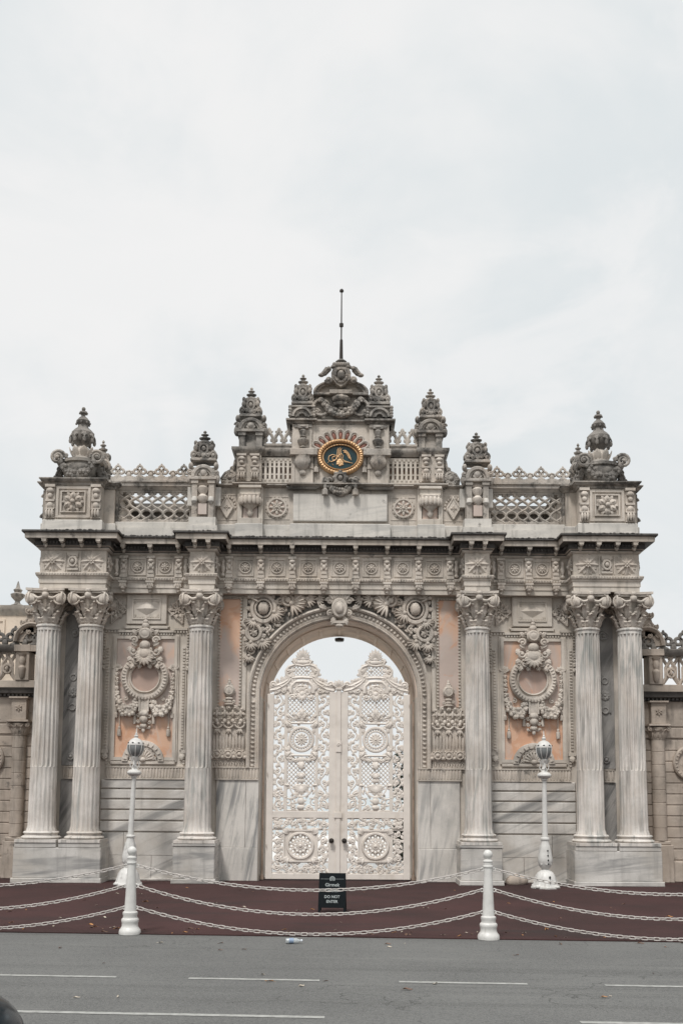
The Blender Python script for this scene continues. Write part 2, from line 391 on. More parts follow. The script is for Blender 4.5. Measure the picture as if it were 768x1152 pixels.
for (px,py,R,a_,d) in ((288,713,.24,1,-1),(322,674,.17,2,1),(343,680,.15,4,-1),(283,733,.14,0,1),(362,672,.11,3,1)): sc(px,py,R,1.7,a_,d,R*.2)
rnd=random.Random(3)
for k in range(150):
    px=rnd.uniform(279,372); py=rnd.uniform(670,748)
    d=sqrt((px-382)**2+(py-784)**2)
    if d<106.5: continue
    x,z=sp(px,py)
    m.rleaf(x,z,Y+.03,rnd.uniform(0,6.28),rnd.uniform(.09,.16),rnd.uniform(.04,.07),.34)
    if k%3==0: m.ell(x,Y,z,.035,.035,.035,nu=6,nv=4)
obj('spandrel_relief',m,M['carved'],gate,mirror=True)
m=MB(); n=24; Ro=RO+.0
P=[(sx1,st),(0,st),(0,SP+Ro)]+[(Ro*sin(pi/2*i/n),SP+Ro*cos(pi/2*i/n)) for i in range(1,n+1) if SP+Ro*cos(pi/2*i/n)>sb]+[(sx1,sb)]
m.prism(P,-.012,.01); obj('spandrel_field',m,M['soot_shade'],gate,mirror=True)  # dark panel paints shade into the gaps behind the relief

# ------------------------------------------------------------ columns and pedestals
yc=-.45
zS0,zS1=Z(937,yc),Z(706,yc); zP1=Z(950,-.88); zK1=Z(664.6,-.73)
rb,rt=X(15.2,zS0,yc),X(13.0,zS1,yc)
zc=Z(864.5,yc)
def fl(a,z):
    u=(a*18/(2*pi))%1; v=sin(pi*min(1,max(0,(u-.13)/.74))) if .13<u<.87 else 0
    if z<zc: return 1-.03*(1 if .08<u<.18 or .82<u<.92 else 0)+.012*v
    if z>zS1-.14: return 1.0
    return 1-.15*v
m=MB()
prof=[(rb*1.10,zS0-.005),(rb*1.06,zS0+.05),(rb,zS0+.12)]
for i in range(1,8): t=i/8; prof.append((rb-(rb-rt)*t*.25,zS0+.12+(zc-zS0-.12)*t))
prof+=[(rb-(rb-rt)*.3,zc-.01),(rb-(rb-rt)*.3,zc+.002)]
for i in range(1,15): t=i/14; prof.append((rb-(rb-rt)*(.3+.7*t),zc+.01+(zS1-.15-zc)*t))
prof+=[(rt,zS1-.135),(rt,zS1-.06),(rt*1.08,zS1-.05),(rt*1.10,zS1-.02),(rt*1.04,zS1)]
m.lathe(0,0,prof,n=18*9,mod=fl)
shaft_me=m
# attic base
m=MB(); h=zS0-zP1
m.box(-rb*1.5,rb*1.5,-rb*1.5,rb*1.5,zP1,zP1+h*.28)
def tor(r,z0,z1,b): return [(r+b*sin(pi*i/6),z0+(z1-z0)*i/6) for i in range(7)]
m.lathe(0,0,tor(rb*1.30,zP1+h*.28,zP1+h*.58,.045)+[(rb*1.22,zP1+h*.60),(rb*1.18,zP1+h*.70)]+tor(rb*1.2,zP1+h*.74,zS0,.03),n=40)
base_mb=m
# composite capital
m=MB(); H=zK1-zS1
m.lathe(0,0,[(rt*.90,zS1),(rt*.86,zS1+H*.3),(rt*.90,zS1+H*.6),(rt*1.15,zS1+H*.84),(rt*1.25,zS1+H*.86)],n=24)
for row,(n,z0,L,o,cu) in enumerate(((8,.0,.40,rt*.98,.42),(8,.26,.42,rt*1.0,.50))):
    for i in range(n):
        a=2*pi*(i+.5*row)/n+pi/8*0
        d=(cos(a),sin(a),0)
        m.leaf((d[0]*o,d[1]*o,zS1+H*z0),(0,0,1),d,H*L,.20 if row==0 else .17,.26,curl=cu,rows=8,lob=.3)
        m.ell(d[0]*(o+.10),d[1]*(o+.10),zS1+H*(z0+L*.86),.05,.05,.045,nu=6,nv=4)
ab=rt*1.62
# abacus with concave sides
def abpoly(r,c):
    P=[]
    for q in range(4):
        a=q*pi/2
        for t in (-1,-.82,-.4,0,.4,.82,1):
            xx=r*t*.99; yy=-(r*(1-.16*c*(1-t*t)))
            P.append((xx*cos(a)-yy*sin(a),xx*sin(a)+yy*cos(a)))
    return P
for (r,z0,z1) in ((ab*.94,.87,.93),(ab*1.02,.93,1.0)):
    P=abpoly(r,1); n=len(P)
    m.add([(x,y,zS1+H*z0) for x,y in P]+[(x,y,zS1+H*z1-.002) for x,y in P],[tuple(range(n-1,-1,-1)),tuple(range(n,2*n))]+[(i,(i+1)%n,(i+1)%n+n,i+n) for i in range(n)])
for q in range(4):                      # four corner volutes, each seen on two faces
    a=pi/4+q*pi/2
    for (ox,oy,ax) in ((cos(a),sin(a),'x'),(cos(a),sin(a),'y')):
        cxv,cyv,czv=cos(a)*ab*1.08,sin(a)*ab*1.08,zS1+H*.70
        R=H*.20; pts=[];rr=[]
        for i in range(19):
            t=i/18; an=pi*.5-2*pi*1.5*t*(1); r=R*(1-t)**.8+.01
            sg=1
            if ax=='x':
                sx=1 if cos(a)>0 else -1
                pts.append((cxv-sx*.03+sx*r*cos(an),cyv+(.045 if sin(a)>0 else -.045),czv+r*sin(an)))
            else:
                sy=1 if sin(a)>0 else -1
                pts.append((cxv+(.045 if cos(a)>0 else -.045),cyv-sy*.03+sy*r*cos(an),czv+r*sin(an)))
            rr.append(.030*(1-.4*t))
        m.tube(pts,rr,6)
    m.ell(cxv,cyv,czv,R*.75,R*.75,R*.85)
    # rising stems toward the centre flower
    m.leaf((cos(a)*rt*1.2,sin(a)*rt*1.2,zS1+H*.42),(cos(a)*.5,sin(a)*.5,1),(cos(a),sin(a),0),H*.3,.14,.2,curl=.2)
    b=q*pi/2; c,s_=cos(b),sin(b)
    m.ell(c*ab*.92,s_*ab*.92,zS1+H*.80,.085,.085,.09); m.ell(c*ab*.95,s_*ab*.95,zS1+H*.93,.07,.07,.055)
    for sg in (-1,1):
        tx,ty=-s_*sg,c*sg
        P=[(c*ab*(.9)+tx*ab*.75*t,s_*ab*.9+ty*ab*.75*t,zS1+H*(.80-.10*sin(pi*t)+.02*t)) for t in (.1,.3,.5,.7,.9,1.0)]
        m.tube(P,[.03,.035,.035,.035,.03,.03],6)
cap_mb=m
me_s=shaft_me.mesh('column_shaft',50); fix(me_s); me_s.materials.append(M['shaft'])
me_b=base_mb.mesh('column_base'); fix(me_b); me_b.materials.append(M['shaft'])
me_c=cap_mb.mesh('column_capital'); fix(me_c); me_c.materials.append(M['carved'])
CXS=(3.17,5.70,6.67)
for i,cx in enumerate(CXS):
    for s in (1,-1):
        c=obj('column',me_s,None,gate,loc=(s*cx,yc,0)); obj('capital',me_c,None,c); obj('base',me_b,None,c)
        if s<0: c.rotation_euler.z=0.6*0
# pedestals
m=MB()
for (x0,x1) in ((CXS[0]-.46,CXS[0]+.46),):
    m.bbox(x0,x1,-.88,.03,.10,zP1-.06,.015); m.bbox(x0-.02,x1+.02,-.90,.03,zP1-.062,zP1-.002,.01); m.bbox(x0-.03,x1+.03,-.92,.03,0,.102,.012)
obj('pedestal',m,M['ped'],gate,mirror=True)
m=MB(); x0,x1=CXS[1]-.48,CXS[2]+.48
m.bbox(x0,x1,-.88,.03,.10,zP1-.11,.015); m.bbox(x0-.03,x1+.03,-.92,.03,0,.102,.012)
for cx in CXS[1:]: m.bbox(cx-.46,cx+.46,-.885,.03,zP1-.112,zP1-.002,.01)
m.box(x1-.03,x1+.0,.03,1.6,0,zP1-.1)
obj('pedestal',m,M['ped'],gate,mirror=True)

# ------------------------------------------------------------ entablature
PR=[(2.86,-.25),(2.86,-.73),(3.43,-.73),(3.43,-.25),(5.34,-.25),(5.34,-.73),(6.85,-.73),(6.85,WT-.2)]
PATH=[(-x,y) for x,y in reversed(PR)]+PR
m=MB(); h=zA1-zA0
m.sweep(PATH,[(-.4,zA0),(0,zA0),(0,zA0+h*.42),(.02,zA0+h*.44),(.02,zA0+h*.86),(.04,zA0+h*.9),(.045,zA1),(-.4,zA1)])
obj('architrave',m,M['stone'],gate)
m=MB()
h=zF0-zA1
m.sweep(PATH,[(-.4,zA1),(.05,zA1),(.075,zA1+h*.3),(.085,zF0-.02),(.06,zF0),(-.4,zF0)])
def walkpath(path,out,step,fn):
    for (a,b) in zip(path[:-1],path[1:]):
        d=Vector((b[0]-a[0],b[1]-a[1])); L=d.length; d.normalize(); nn=Vector((d.y,-d.x))
        n=max(1,int(L/step)); 
        for i in range(n):
            t=(i+.5)/n*L; fn(a[0]+d.x*t+nn.x*out,a[1]+d.y*t+nn.y*out)
walkpath(PATH,.075,.062,lambda x,y:m.ell(x,y,zA1+h*.45,.024,.024,.03,nu=6,nv=4))
obj('bead_string_course',m,M['mid'],gate)
m=MB(); m.sweep(PATH,[(-.4,zF0),(0,zF0),(0,zF1),(-.4,zF1)])
obj('frieze',m,M['mid'],gate)
# cornice
m=MB(); H=zC0-zF1
m.sweep(PATH,[(-.4,zF1),(.02,zF1),(.05,zF1+.03),(.06,zF1+.05),(.06,zF1+H*.32),(.10,zF1+H*.38),(.105,zC0-.015),(.285,zC0-.01),(.29,zC0+.035),(.29,zC0+(zC1-zC0)*.6),(.32,zC0+(zC1-zC0)*.72),(.33,zC1-.06),(-.4,zC1-.06)])
obj('cornice',m,M['mid'],gate)
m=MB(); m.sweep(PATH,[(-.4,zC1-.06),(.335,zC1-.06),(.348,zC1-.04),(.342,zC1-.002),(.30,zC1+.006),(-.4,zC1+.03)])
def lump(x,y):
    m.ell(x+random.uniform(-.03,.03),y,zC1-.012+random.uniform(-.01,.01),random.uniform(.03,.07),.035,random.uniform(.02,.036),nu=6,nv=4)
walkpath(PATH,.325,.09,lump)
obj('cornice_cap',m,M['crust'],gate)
# deep coffers between consoles, with a row of pearls (whole zone coloured near-black)
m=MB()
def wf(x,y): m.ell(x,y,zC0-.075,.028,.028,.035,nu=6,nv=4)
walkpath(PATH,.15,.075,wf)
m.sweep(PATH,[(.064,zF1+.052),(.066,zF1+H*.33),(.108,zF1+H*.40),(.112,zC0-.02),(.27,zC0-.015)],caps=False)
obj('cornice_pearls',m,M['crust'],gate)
# consoles under the corona
m=MB(); hh=H*.62
m.box(-.05,.05,-.27,0,zC0-hh*.55,zC0-.012); m.box(-.06,.06,-.275,-.08,zC0-.035,zC0-.011)
m.ell(0,-.22,zC0-hh*.5,.05,.05,.05); m.box(-.045,.045,-.14,0,zC0-hh,zC0-hh*.5); m.ell(0,-.12,zC0-hh,.045,.05,.05)
me_con=m.mesh('console'); fix(me_con); me_con.materials.append(M['mid'])
zr=(zF0+zF1)/2
pitch=X(35.35,zr,-.25)
posn=[pitch*(i+.5) for i in range(4)]
for x in posn: 
    for s in (1,-1): obj('console',me_con,None,gate,loc=(s*x,-.25,0))
SB=[3.75,4.40,5.03]
for x in SB:
    for s in (1,-1): obj('console',me_con,None,gate,loc=(s*x,-.25,0))
for x in (2.99,3.30,5.48,5.88,6.31,6.71):
    for s in (1,-1): obj('console',me_con,None,gate,loc=(s*x,-.73,0))
# frieze bracket (console with mask) + small corbel under string course
m=MB(); hf=zF1-zF0
m.box(-.075,.075,-.07,0,zF0+.02,zF1-.01); m.box(-.095,.095,-.10,0,zF1-.07,zF1-.012); m.ell(0,-.08,zF1-.13,.07,.05,.05); m.ell(0,-.08,zF0+.26,.05,.04,.07)
m.box(-.06,.06,-.09,0,zF0+.10,zF0+.16); m.box(-.085,.085,-.09,0,zF0+.0,zF0+.05)
for s in (1,-1): m.ell(s*.045,-.075,zF1-.2,.03,.03,.05); m.ell(s*.05,-.075,zF0+.2,.025,.03,.05)
me_fb=m.mesh('frieze_bracket'); fix(me_fb); me_fb.materials.append(M['carved'])
m=MB(); hz=zA1-zA0
m.box(-.08,.08,-.13,0,zA0+hz*.45,zA1-.005); m.box(-.095,.095,-.15,0,zA1-.05,zA1-.004); m.ell(0,-.07,zA0+hz*.42,.075,.07,.06); m.ell(0,-.05,zA0+hz*.12,.045,.045,.045)
for k in (-1,0,1): m.ell(k*.045,-.13,zA0+hz*.62,.02,.02,.05,nu=6,nv=4)
me_co=m.mesh('corbel'); fix(me_co); me_co.materials.append(M['carved'])
for x in posn+SB:
    for s in (1,-1):
        if x!=posn[3] or True: obj('frieze_bracket',me_fb,None,gate,loc=(s*x,-.25,0)); obj('corbel',me_co,None,gate,loc=(s*x,-.27,0))
# frieze rosettes
m=MB(); rr=.145
m.rosette(0,0,-.02,rr,8); 
for s in (1,-1): m.box(s*.19-.012,s*.19+.012,-.025,0,-.2,.2); m.box(-.19,.19,-.025,0,s*.19-.012,s*.19+.012)
me_r=m.mesh('frieze_rosette'); fix(me_r); me_r.materials.append(M['carved'])
for i in range(-3,4): obj('frieze_rosette',me_r,None,gate,loc=(pitch*i,-.25,zr))
for x in (4.08,4.72):
    for s in (1,-1): obj('frieze_rosette',me_r,None,gate,loc=(s*x,-.25,zr))
# little balusters next to the column blocks
m=MB(); m.lathe(0,-.03,[(.04,zF0+.03),(.06,zF0+.06),(.03,zF0+.12),(.065,zF0+.24),(.035,zF0+.34),(.055,zF0+.40),(.04,zF0+.44)],n=10)
me_v=m.mesh('frieze_baluster'); fix(me_v); me_v.materials.append(M['carved'])
for x in (2.72,3.58,5.20):
    for s in (1,-1): obj('frieze_baluster',me_v,None,gate,loc=(s*x,-.25,0))
# star blocks above columns
m=MB(); R=.285
for i in range(8):
    a=pi/8+i*pi/4; m.leaf((0,.005,0),(cos(a),0,sin(a)),(0,-1,0),R*.82,.13,.16,lob=.1)
for i in range(8):
    a=pi/2+i*pi/4
    P=[(0,0),(R*.70*cos(a-.39),R*.70*sin(a-.39)),(R*cos(a),R*sin(a)),(R*.70*cos(a+.39),R*.70*sin(a+.39))]
    vs=[(0,-.075,0)]+[(x,0,z) for x,z in P[1:]]+[(R*.5*cos(a),-.06,R*.5*sin(a))]
    m.add(vs,[(0,1,4),(1,2,4),(2,3,4),(3,0,4)])
    m.ell(.055*cos(a),-.085,.055*sin(a),.035,.025,.02,rot=a,nu=6,nv=4)
m.ell(0,-.09,0,.03,.03,.03)
me_st=m.mesh('star_rosette',20); fix(me_st); me_st.materials.append(M['carved'])
for x,y in ((3.145,-.73),(5.66,-.73),(6.55,-.73)):
    for s in (1,-1): obj('star_rosette',me_st,None,gate,loc=(s*x,y-.003,zr))
m=MB()      # round half-rosettes on the flanks of the blocks
for i in range(10):
    a=2*pi*i/10; m.leaf((0,0,0),(0,cos(a),sin(a)),(1,0,0),.21,.12,.25)
m.ell(.05,0,0,.05,.05,.05)
me_fl=m.mesh('flank_rosette'); fix(me_fl); me_fl.materials.append(M['carved'])
for x in (3.43,6.85):
    for s in (1,-1):
        o=obj('flank_rosette',me_fl,None,gate,loc=(s*x,-.48,zr)); o.scale=(s,1,1)
for x in (2.86,5.34):
    for s in (1,-1):
        o=obj('flank_rosette',me_fl,None,gate,loc=(s*x,-.48,zr)); o.scale=(-s,1,1)
# seated figure capsule between stars
m=MB(); m.box(-.13,.13,-.03,0,-.2,-.15); m.box(-.12,.12,-.04,0,.14,.2); m.ring(0,0,-.03,.085,.03,sz=1.2); m.ell(0,-.05,0,.05,.05,.06)
for s in (1,-1): m.spiral(s*.09,.13,-.03,.05,1.1,0,s,.014); m.spiral(s*.09,-.11,-.03,.05,1.1,0,-s,.014); m.box(s*.17-.012,s*.17+.012,-.02,0,-.22,.22)
obj('frieze_capsule',m,M['carved'],gate,loc=(6.105,-.733,zr),mirror=True)

# ------------------------------------------------------------ side bays
zr0,zr1=Z(877.5,-.05),Z(864.5,-.05)      # reeded band
def reeds(m,x0,x1,y):
    m.box(x0,x1,y,.02,zr0,zr1); m.box(x0,x1,y-.03,.0,zr0-.015,zr0+.02)
    n=max(2,int((x1-x0)/.07)); p=(x1-x0)/n
    for i in range(n): 
        cx=x0+(i+.5)*p
        m.lathe(cx,y,[(p*.3,zr0+.03),(p*.34,zr0+.05),(p*.34,zr1-.05),(p*.2,zr1-.02)],n=6)
    m.box(x0,x1,y-.02,.0,zr1-.012,zr1+.02)
m=MB(); reeds(m,3.5,5.36,-.05); obj('reeded_band',m,M['mid'],gate,mirror=True)
m=MB(); reeds(m,RI+.01,2.84,-.06); obj('reeded_band',m,M['mid'],gate,mirror=True)
m=MB(); reeds(m,6.02,6.36,-.04); obj('reeded_band',m,M['mid'],gate,mirror=True)
# coursed lower wall: five narrow courses and a tall base block
L=[877.8,889,900.5,912.5,924.8,937.5]
for a,b in zip(L[:-1],L[1:]):
    m=MB(); z1,z0=Z(a,-.05),Z(b,-.05)
    m.bbox(3.38,5.46,-.06,.02,z0+.016,z1-.016,.014)
    obj('stone_course',m,M['grey'],gate,mirror=True)
m=MB(); z1=Z(937.5,-.05)-.015
m.bbox(3.60,4.25,-.055,.02,.0,z1*.52,.006); m.bbox(4.256,5.25,-.055,.02,.0,z1*.52,.006); m.bbox(3.60,4.9,-.058,.02,z1*.52+.006,z1,.006); m.bbox(4.906,5.4,-.055,.02,z1*.52+.006,z1,.006)
m.bbox(3.5,5.3,-.16,.02,0,.05,.01)
obj('wall_base',m,M['grey'],gate,mirror=True)
# narrow bay slabs
m=MB(); z1=zr0-.015; zb=Z(954,-.05)
m.bbox(RI+.005,2.12,-.055,.02,zb+.003,z1,.006); m.bbox(2.126,2.80,-.055,.02,zb+.003,z1,.006)
m.bbox(RI+.003,2.80,-.085,.02,0,zb-.003,.01)
obj('marble_slab',m,M['greyv'],gate,mirror=True)
# wall between paired columns
m=MB(); m.bbox(5.98,6.4,-.03,.02,zP1,zr0-.02,.006); m.bbox(6.0,6.4,-.03,.02,zr1+.03,zA0,.006)
obj('dark_marble_panel',m,M['dgrey'],gate,mirror=True)
bx=6.185; yb=-.045
for py,R in ((714,.13),(853,.09)):
    m=MB(); z=Z(py); m.ring(bx,z,yb,R*.75,.02); m.ell(bx,yb,z,.05,.04,.05)
    if py==714: m.prism([(bx-.17,z),(bx,z-.1),(bx+.17,z),(bx,z+.1)],yb+.005,yb+.03)
    obj('panel_boss',m,M['dgrey'],gate,mirror=True)
m=MB(); z0,z1=Z(800),Z(762); z=(z0+z1)/2
m.ring(bx,z,yb,.10,.02); m.ell(bx,yb,z,.05,.04,.05)
m.ring(bx,z0+.05,yb,.07,.02); m.ring(bx,z1-.05,yb,.07,.02); m.box(bx-.13,bx-.10,yb-.02,yb+.03,z0,z1); m.box(bx+.10,bx+.13,yb-.02,yb+.03,z0,z1); m.box(bx-.13,bx+.13,yb+.0,yb+.035,z0,z1)
for k in range(8): m.rleaf(bx,z,yb,k*pi/4,.12,.07)
obj('panel_cartouche',m,M['dgrey'],gate,mirror=True)

# upper tablet with diamond and triangular leaf corners (side bay); centre of bay
bc=(X(217,Z(780))+X(218,Z(780)))/2
def bq(dx,py,y=0): z=Z(py,y); return bc+X(dx,z,y),z     # dx photo pixels from the bay axis
m=MB(); 
x0,z0=bq(-22.5,704.5); x1,z1=bq(22.5,671)
m.bbox(x0,x1,-.10,.02,z0,z1,.015)
def frame(m,x0,x1,z0,z1,w,y,yb=.0):
    m.box(x0,x1,y,yb,z1-w,z1); m.box(x0,x1,y,yb,z0,z0+w); m.box(x0,x0+w,y,yb,z0+w,z1-w); m.box(x1-w,x1,y,yb,z0+w,z1-w)
xa,za=bq(-16,699); xb,zb_=bq(16,675.5)
frame(m,xa,xb,za,zb_,.03,-.125,-.09)
m.dent_h(xa+.04,xb-.04,zb_-.075,.03,-.12,-.09,.03,.03); m.dent_h(xa+.04,xb-.04,za+.045,.03,-.12,-.09,.03,.03)
cx,cz=(xa+xb)/2,(za+zb_)/2
m.add([(cx,-.17,cz),(xa+.06,-.1,cz),(cx,-.1,za+.09),(xb-.06,-.1,cz),(cx,-.1,zb_-.09)],[(0,1,2),(0,2,3),(0,3,4),(0,4,1)])
for s in (-1,1):
    for t in (-1,1): m.rosette(cx+s*.27,cz+t*.15,-.105,.045,5,False,False)
m.box(x0-.06,x1+.06,-.08,.02,z0-.06,z0-.03); m.box(x0-.03,x1+.03,-.10,.02,z0-.10,z0-.065)
obj('diamond_tablet',m,M['stone'],gate,mirror=True)
for s in (-1,1):
    m=MB()
    (ax,az),(bx_,bz),(cx_,cz_)=bq(s*40,671),bq(s*40,703),bq(s*23,688)
    for (p,q) in (((ax,az),(bx_,bz)),((bx_,bz),(cx_,cz_)),((cx_,cz_),(ax,az))):
        m.tube([(p[0],-.03,p[1]),(q[0],-.03,q[1])],.022,5)
    gx,gz=bq(s*34,687.5); m.rosette(gx,gz,-.03,.13,7,False)
    for k in range(9): a=2*pi*k/9; m.rleaf(gx+.08*cos(a),gz+.1*sin(a),-.02,a,.14,.08)
    for (dx,py,R,a) in ((38,675,.06,1),(38,699,.06,4),(28,687,.06,2)):
        x,z=bq(s*dx,py); m.spiral(x,z,-.03,R,1.2,a,s,.016)
    obj('corner_foliage',m,M['carved'],gate,mirror=True)
# niche frame
m=MB(); 
x0,z0=bq(-48,861); x1,z1=bq(48,707)
xi0,zi0=bq(-36,857); xi1,zi1=bq(36,717)
frame(m,xi0,xi1,zi0,zi1,.075,-.06,.02)
frame(m,xi0-.035,xi1+.035,zi0-.03,zi1+.035,.035,-.035,.02)
# dentilled outer strips, stepped at top
xo0,xo1=bq(-43,780)[0],bq(43,780)[0]
for (xs) in (xo0,xo1):
    m.box(xs-.065,xs+.065,-.035,.02,Z(845),Z(728)); m.dent_v(Z(843),Z(730),xs-.03,xs+.03,-.07,-.03,.035,.035)
    m.box(xs-.09,xs+.02 if xs<bc else xs+.09,-.05,.02,Z(849),Z(845))
    m.dent_v(Z(861),Z(850),xs-.07,xs-.02,-.05,.02,.035,.035)
    m.rleaf(xs,Z(849),-.04,-pi/2,.16,.13)
for s in (-1,1):
    a,b=bq(s*31,713)[0],bq(s*46,713)[0]
    m.box(min(a,b),max(a,b),-.06,.02,Z(710.5),Z(708)); m.dent_h(min(a,b),max(a,b),Z(713.5),.05,-.05,.0,.035,.03)
    a=bq(s*47,760)[0]
    m.dent_v(Z(752),Z(714),a-.02,a+.03,-.05,.0,.035,.035)
    z=Z(744); 
    for k in range(4): m.spiral(a,z+k*.13-.2,-.04,.06,1.1,k,s,.018)
a,b=bq(-31,716)[0],bq(31,716)[0]
m.box(a,b,-.09,.02,Z(713.5),Z(711)); m.dent_h(a+.02,b-.02,Z(716.3),.045,-.075,0,.035,.03)
obj('niche_frame',m,M['stone'],gate,mirror=True)
m=MB(); m.box(xi0+.07,xi1-.07,-.012,.01,zi0+.07,zi1-.07)
obj('pink_marble_panel',m,M['pink'],gate,mirror=True)
# medallion with crown, garlands and pendant
mc,mz=bq(0,763.5,-.1); k1=X(1,mz,-.1)
m=MB()
m.arc(mc,mz,[(15.6*k1,-.01),(15.6*k1,-.09),(17*k1,-.125),(18.2*k1,-.08),(19.5*k1,-.08),(20.5*k1,-.15),(21.5*k1,-.16),(25*k1,-.16),(26.6*k1,-.12),(26.6*k1,.0)],0,2*pi,48)
for i in range(40):
    a=2*pi*i/40; m.ell(mc+23.3*k1*cos(a),-.165,mz+23.3*k1*sin(a),.045,.022,.018,rot=a,nu=6,nv=4)
med=obj('medallion_ring',m,M['carved'],gate)
m=MB(); m.disc(mc,mz,-.035,.0,16*k1,32); obj('medallion_disc',m,M['pinkdisc'],med)
mir(med)
m=MB(); ya=-.17
def kk(dx,py): return mc+dx*k1,Z(py,-.1)
x,z=kk(0,738); m.ell(x,ya,z,.22,.13,.16); 
for i in range(7): m.rleaf(x,z-.02,ya-.03,-pi/2+(i-3)*.42,.26,.12,.35)
x,z=kk(0,728); m.ell(x,ya-.02,z,.13,.1,.12)
x,z=kk(0,715); m.ell(x,ya-.02,z,.16,.1,.15); m.ring(x,z,ya-.08,.10,.025)
x,z=kk(0,706); m.ell(x,ya,z,.09,.07,.08); m.ell(x,ya,z+.1,.06,.05,.05); m.ell(x,ya,z+.17,.035,.03,.04)
for s in (-1,1):
    for (dx,py,R,a,t) in ((12,722,.12,0,1.3),(13,735,.13,3,1.2),(8,711,.08,1,1.1),(6,732,.09,2,1.1),(10,746,.12,1,1.2)):
        x,z=kk(s*dx,py); m.spiral(x,z,ya,R,t,a if s>0 else pi-a,s,R*.27)
    for (dx,py,an) in ((9,728,.5),(14,741,-.6),(16,729,-1.2),(10,716,.9),(4,747,-1.2),(12,748,-1)):
        x,z=kk(s*dx,py); m.rleaf(x,z,ya+.03,an if s>0 else pi-an,.16,.11,.3)
obj('medallion_crown',m,M['carved'],gate,mirror=True)
for s in (-1,1):
    m=MB()
    p=[kk(s*31.5,755),kk(s*31.5,765),kk(s*31.2,775),kk(s*30,786),kk(s*26.5,796),kk(s*21,801.5),kk(s*15.5,801.5),kk(s*11,796),kk(s*9.5,787)]
    rad=[.035,.045,.05,.065,.10,.125,.125,.10,.06]
    for q in range(len(p)-1):
        for t in (0,.5):
            xx=p[q][0]*(1-t)+p[q+1][0]*t; zz=p[q][1]*(1-t)+p[q+1][1]*t; r=rad[q]*(1-t)+rad[q+1]*t
            m.ell(xx,-.08,zz,r,r*.9,r)
            for w in range(6):
                a=random.uniform(0,6.28); rq=r*random.uniform(.3,.5); m.ell(xx+cos(a)*r*.75,-.08-r*random.uniform(.3,.8),zz+sin(a)*r*.75,rq,rq,rq,nu=6,nv=4)
    x,z=kk(s*31.5,754)
    for w in range(5): m.rleaf(x,z,-.03,pi/2+(w-2)*.6,.14,.08,.3)
    x,z=kk(s*31.5,803); m.lathe(x,-.05,[(.04,z-.12),(.045,z-.02),(.02,z),(.03,z+.12)],n=8)
    x,z=kk(s*27.5,820); m.tube([(x,-.05,z+.3),(x,-.05,z)],.012,5); m.lathe(x,-.05,[(.035,z-.2),(.05,z-.18),(.045,z-.04),(.02,z-.03),(.035,z),(.02,z+.03)],n=8)
    m.tube([(x,-.05,z+.3),(kk(s*26,797)[0],-.06,kk(0,797)[1])],.012,5)
    x,z=kk(s*10.5,805); m.lathe(x,-.05,[(.04,z-.22),(.035,z-.02),(.02,z),(.03,z+.05),(.02,z+.1)],n=8)
    x,z=kk(s*16,779); m.spiral(x,z,-.05,.09,1.2,0,s,.022)
    x,z=kk(s*21,787); m.spiral(x,z,-.05,.08,1.2,2,s,.02)
    obj('medallion_garland',m,M['carved'],gate,mirror=True)
m=MB()
(x,z1),(_,z0)=kk(0,785),kk(0,802)
m.box(x-.15,x+.15,-.15,0,z1-.05,z1+.06); m.box(x-.115,x+.115,-.13,0,z0,z1-.05)
for q in (-1,1): m.box(x+q*.10-.02,x+q*.10+.02,-.15,0,z0,z1-.05)
m.ell(x,-.12,z0-.05,.12,.09,.09); m.ell(x,-.13,z0-.18,.10,.08,.10); m.ell(x,-.10,z0-.33,.09,.07,.07); m.ell(x,-.1,z0-.43,.045,.04,.06)
for s in (-1,1):
    for (dz,R) in ((-.1,.07),(-.24,.065),(-.36,.05)): m.spiral(x+s*.13,z0+dz,-.08,R,1.2,0,s,.018)
m.box(x-.13,x+.13,-.08,0,z0-.40,z0-.37)
obj('medallion_pendant',m,M['carved'],gate,mirror=True)
# lunette with shell
lx,lz=bq(0,858,-.05); LR=X(23.5,lz,-.05)
m=MB(); m.arc(lx,lz,[(LR,.0),(LR,-.09),(LR*.96,-.10),(LR*.74,-.10),(LR*.70,-.06),(LR*.66,-.06),(LR*.64,-.0)],0,pi,28)
for i in range(11): a=pi*(i+.5)/11; m.ell(lx+LR*.85*cos(a),-.105,lz+LR*.85*sin(a),.045,.02,.02,rot=a,nu=6,nv=4)
for i in range(9):
    a=pi*(.5+i)/9; m.ell(lx+LR*.34*cos(a),-.05,lz+.03+LR*.34*sin(a),LR*.27,.055,LR*.07,rot=a)
    m.ring(lx+LR*.52*cos(a),lz+.03+LR*.52*sin(a),-.07,.035,.014,n=10)
m.ell(lx,-.08,lz+.04,.07,.06,.06); m.bbox(xi0,xi1,-.07,.02,lz-.07,lz+.0,.01)
obj('shell_lunette',m,M['carved'],gate,mirror=True)

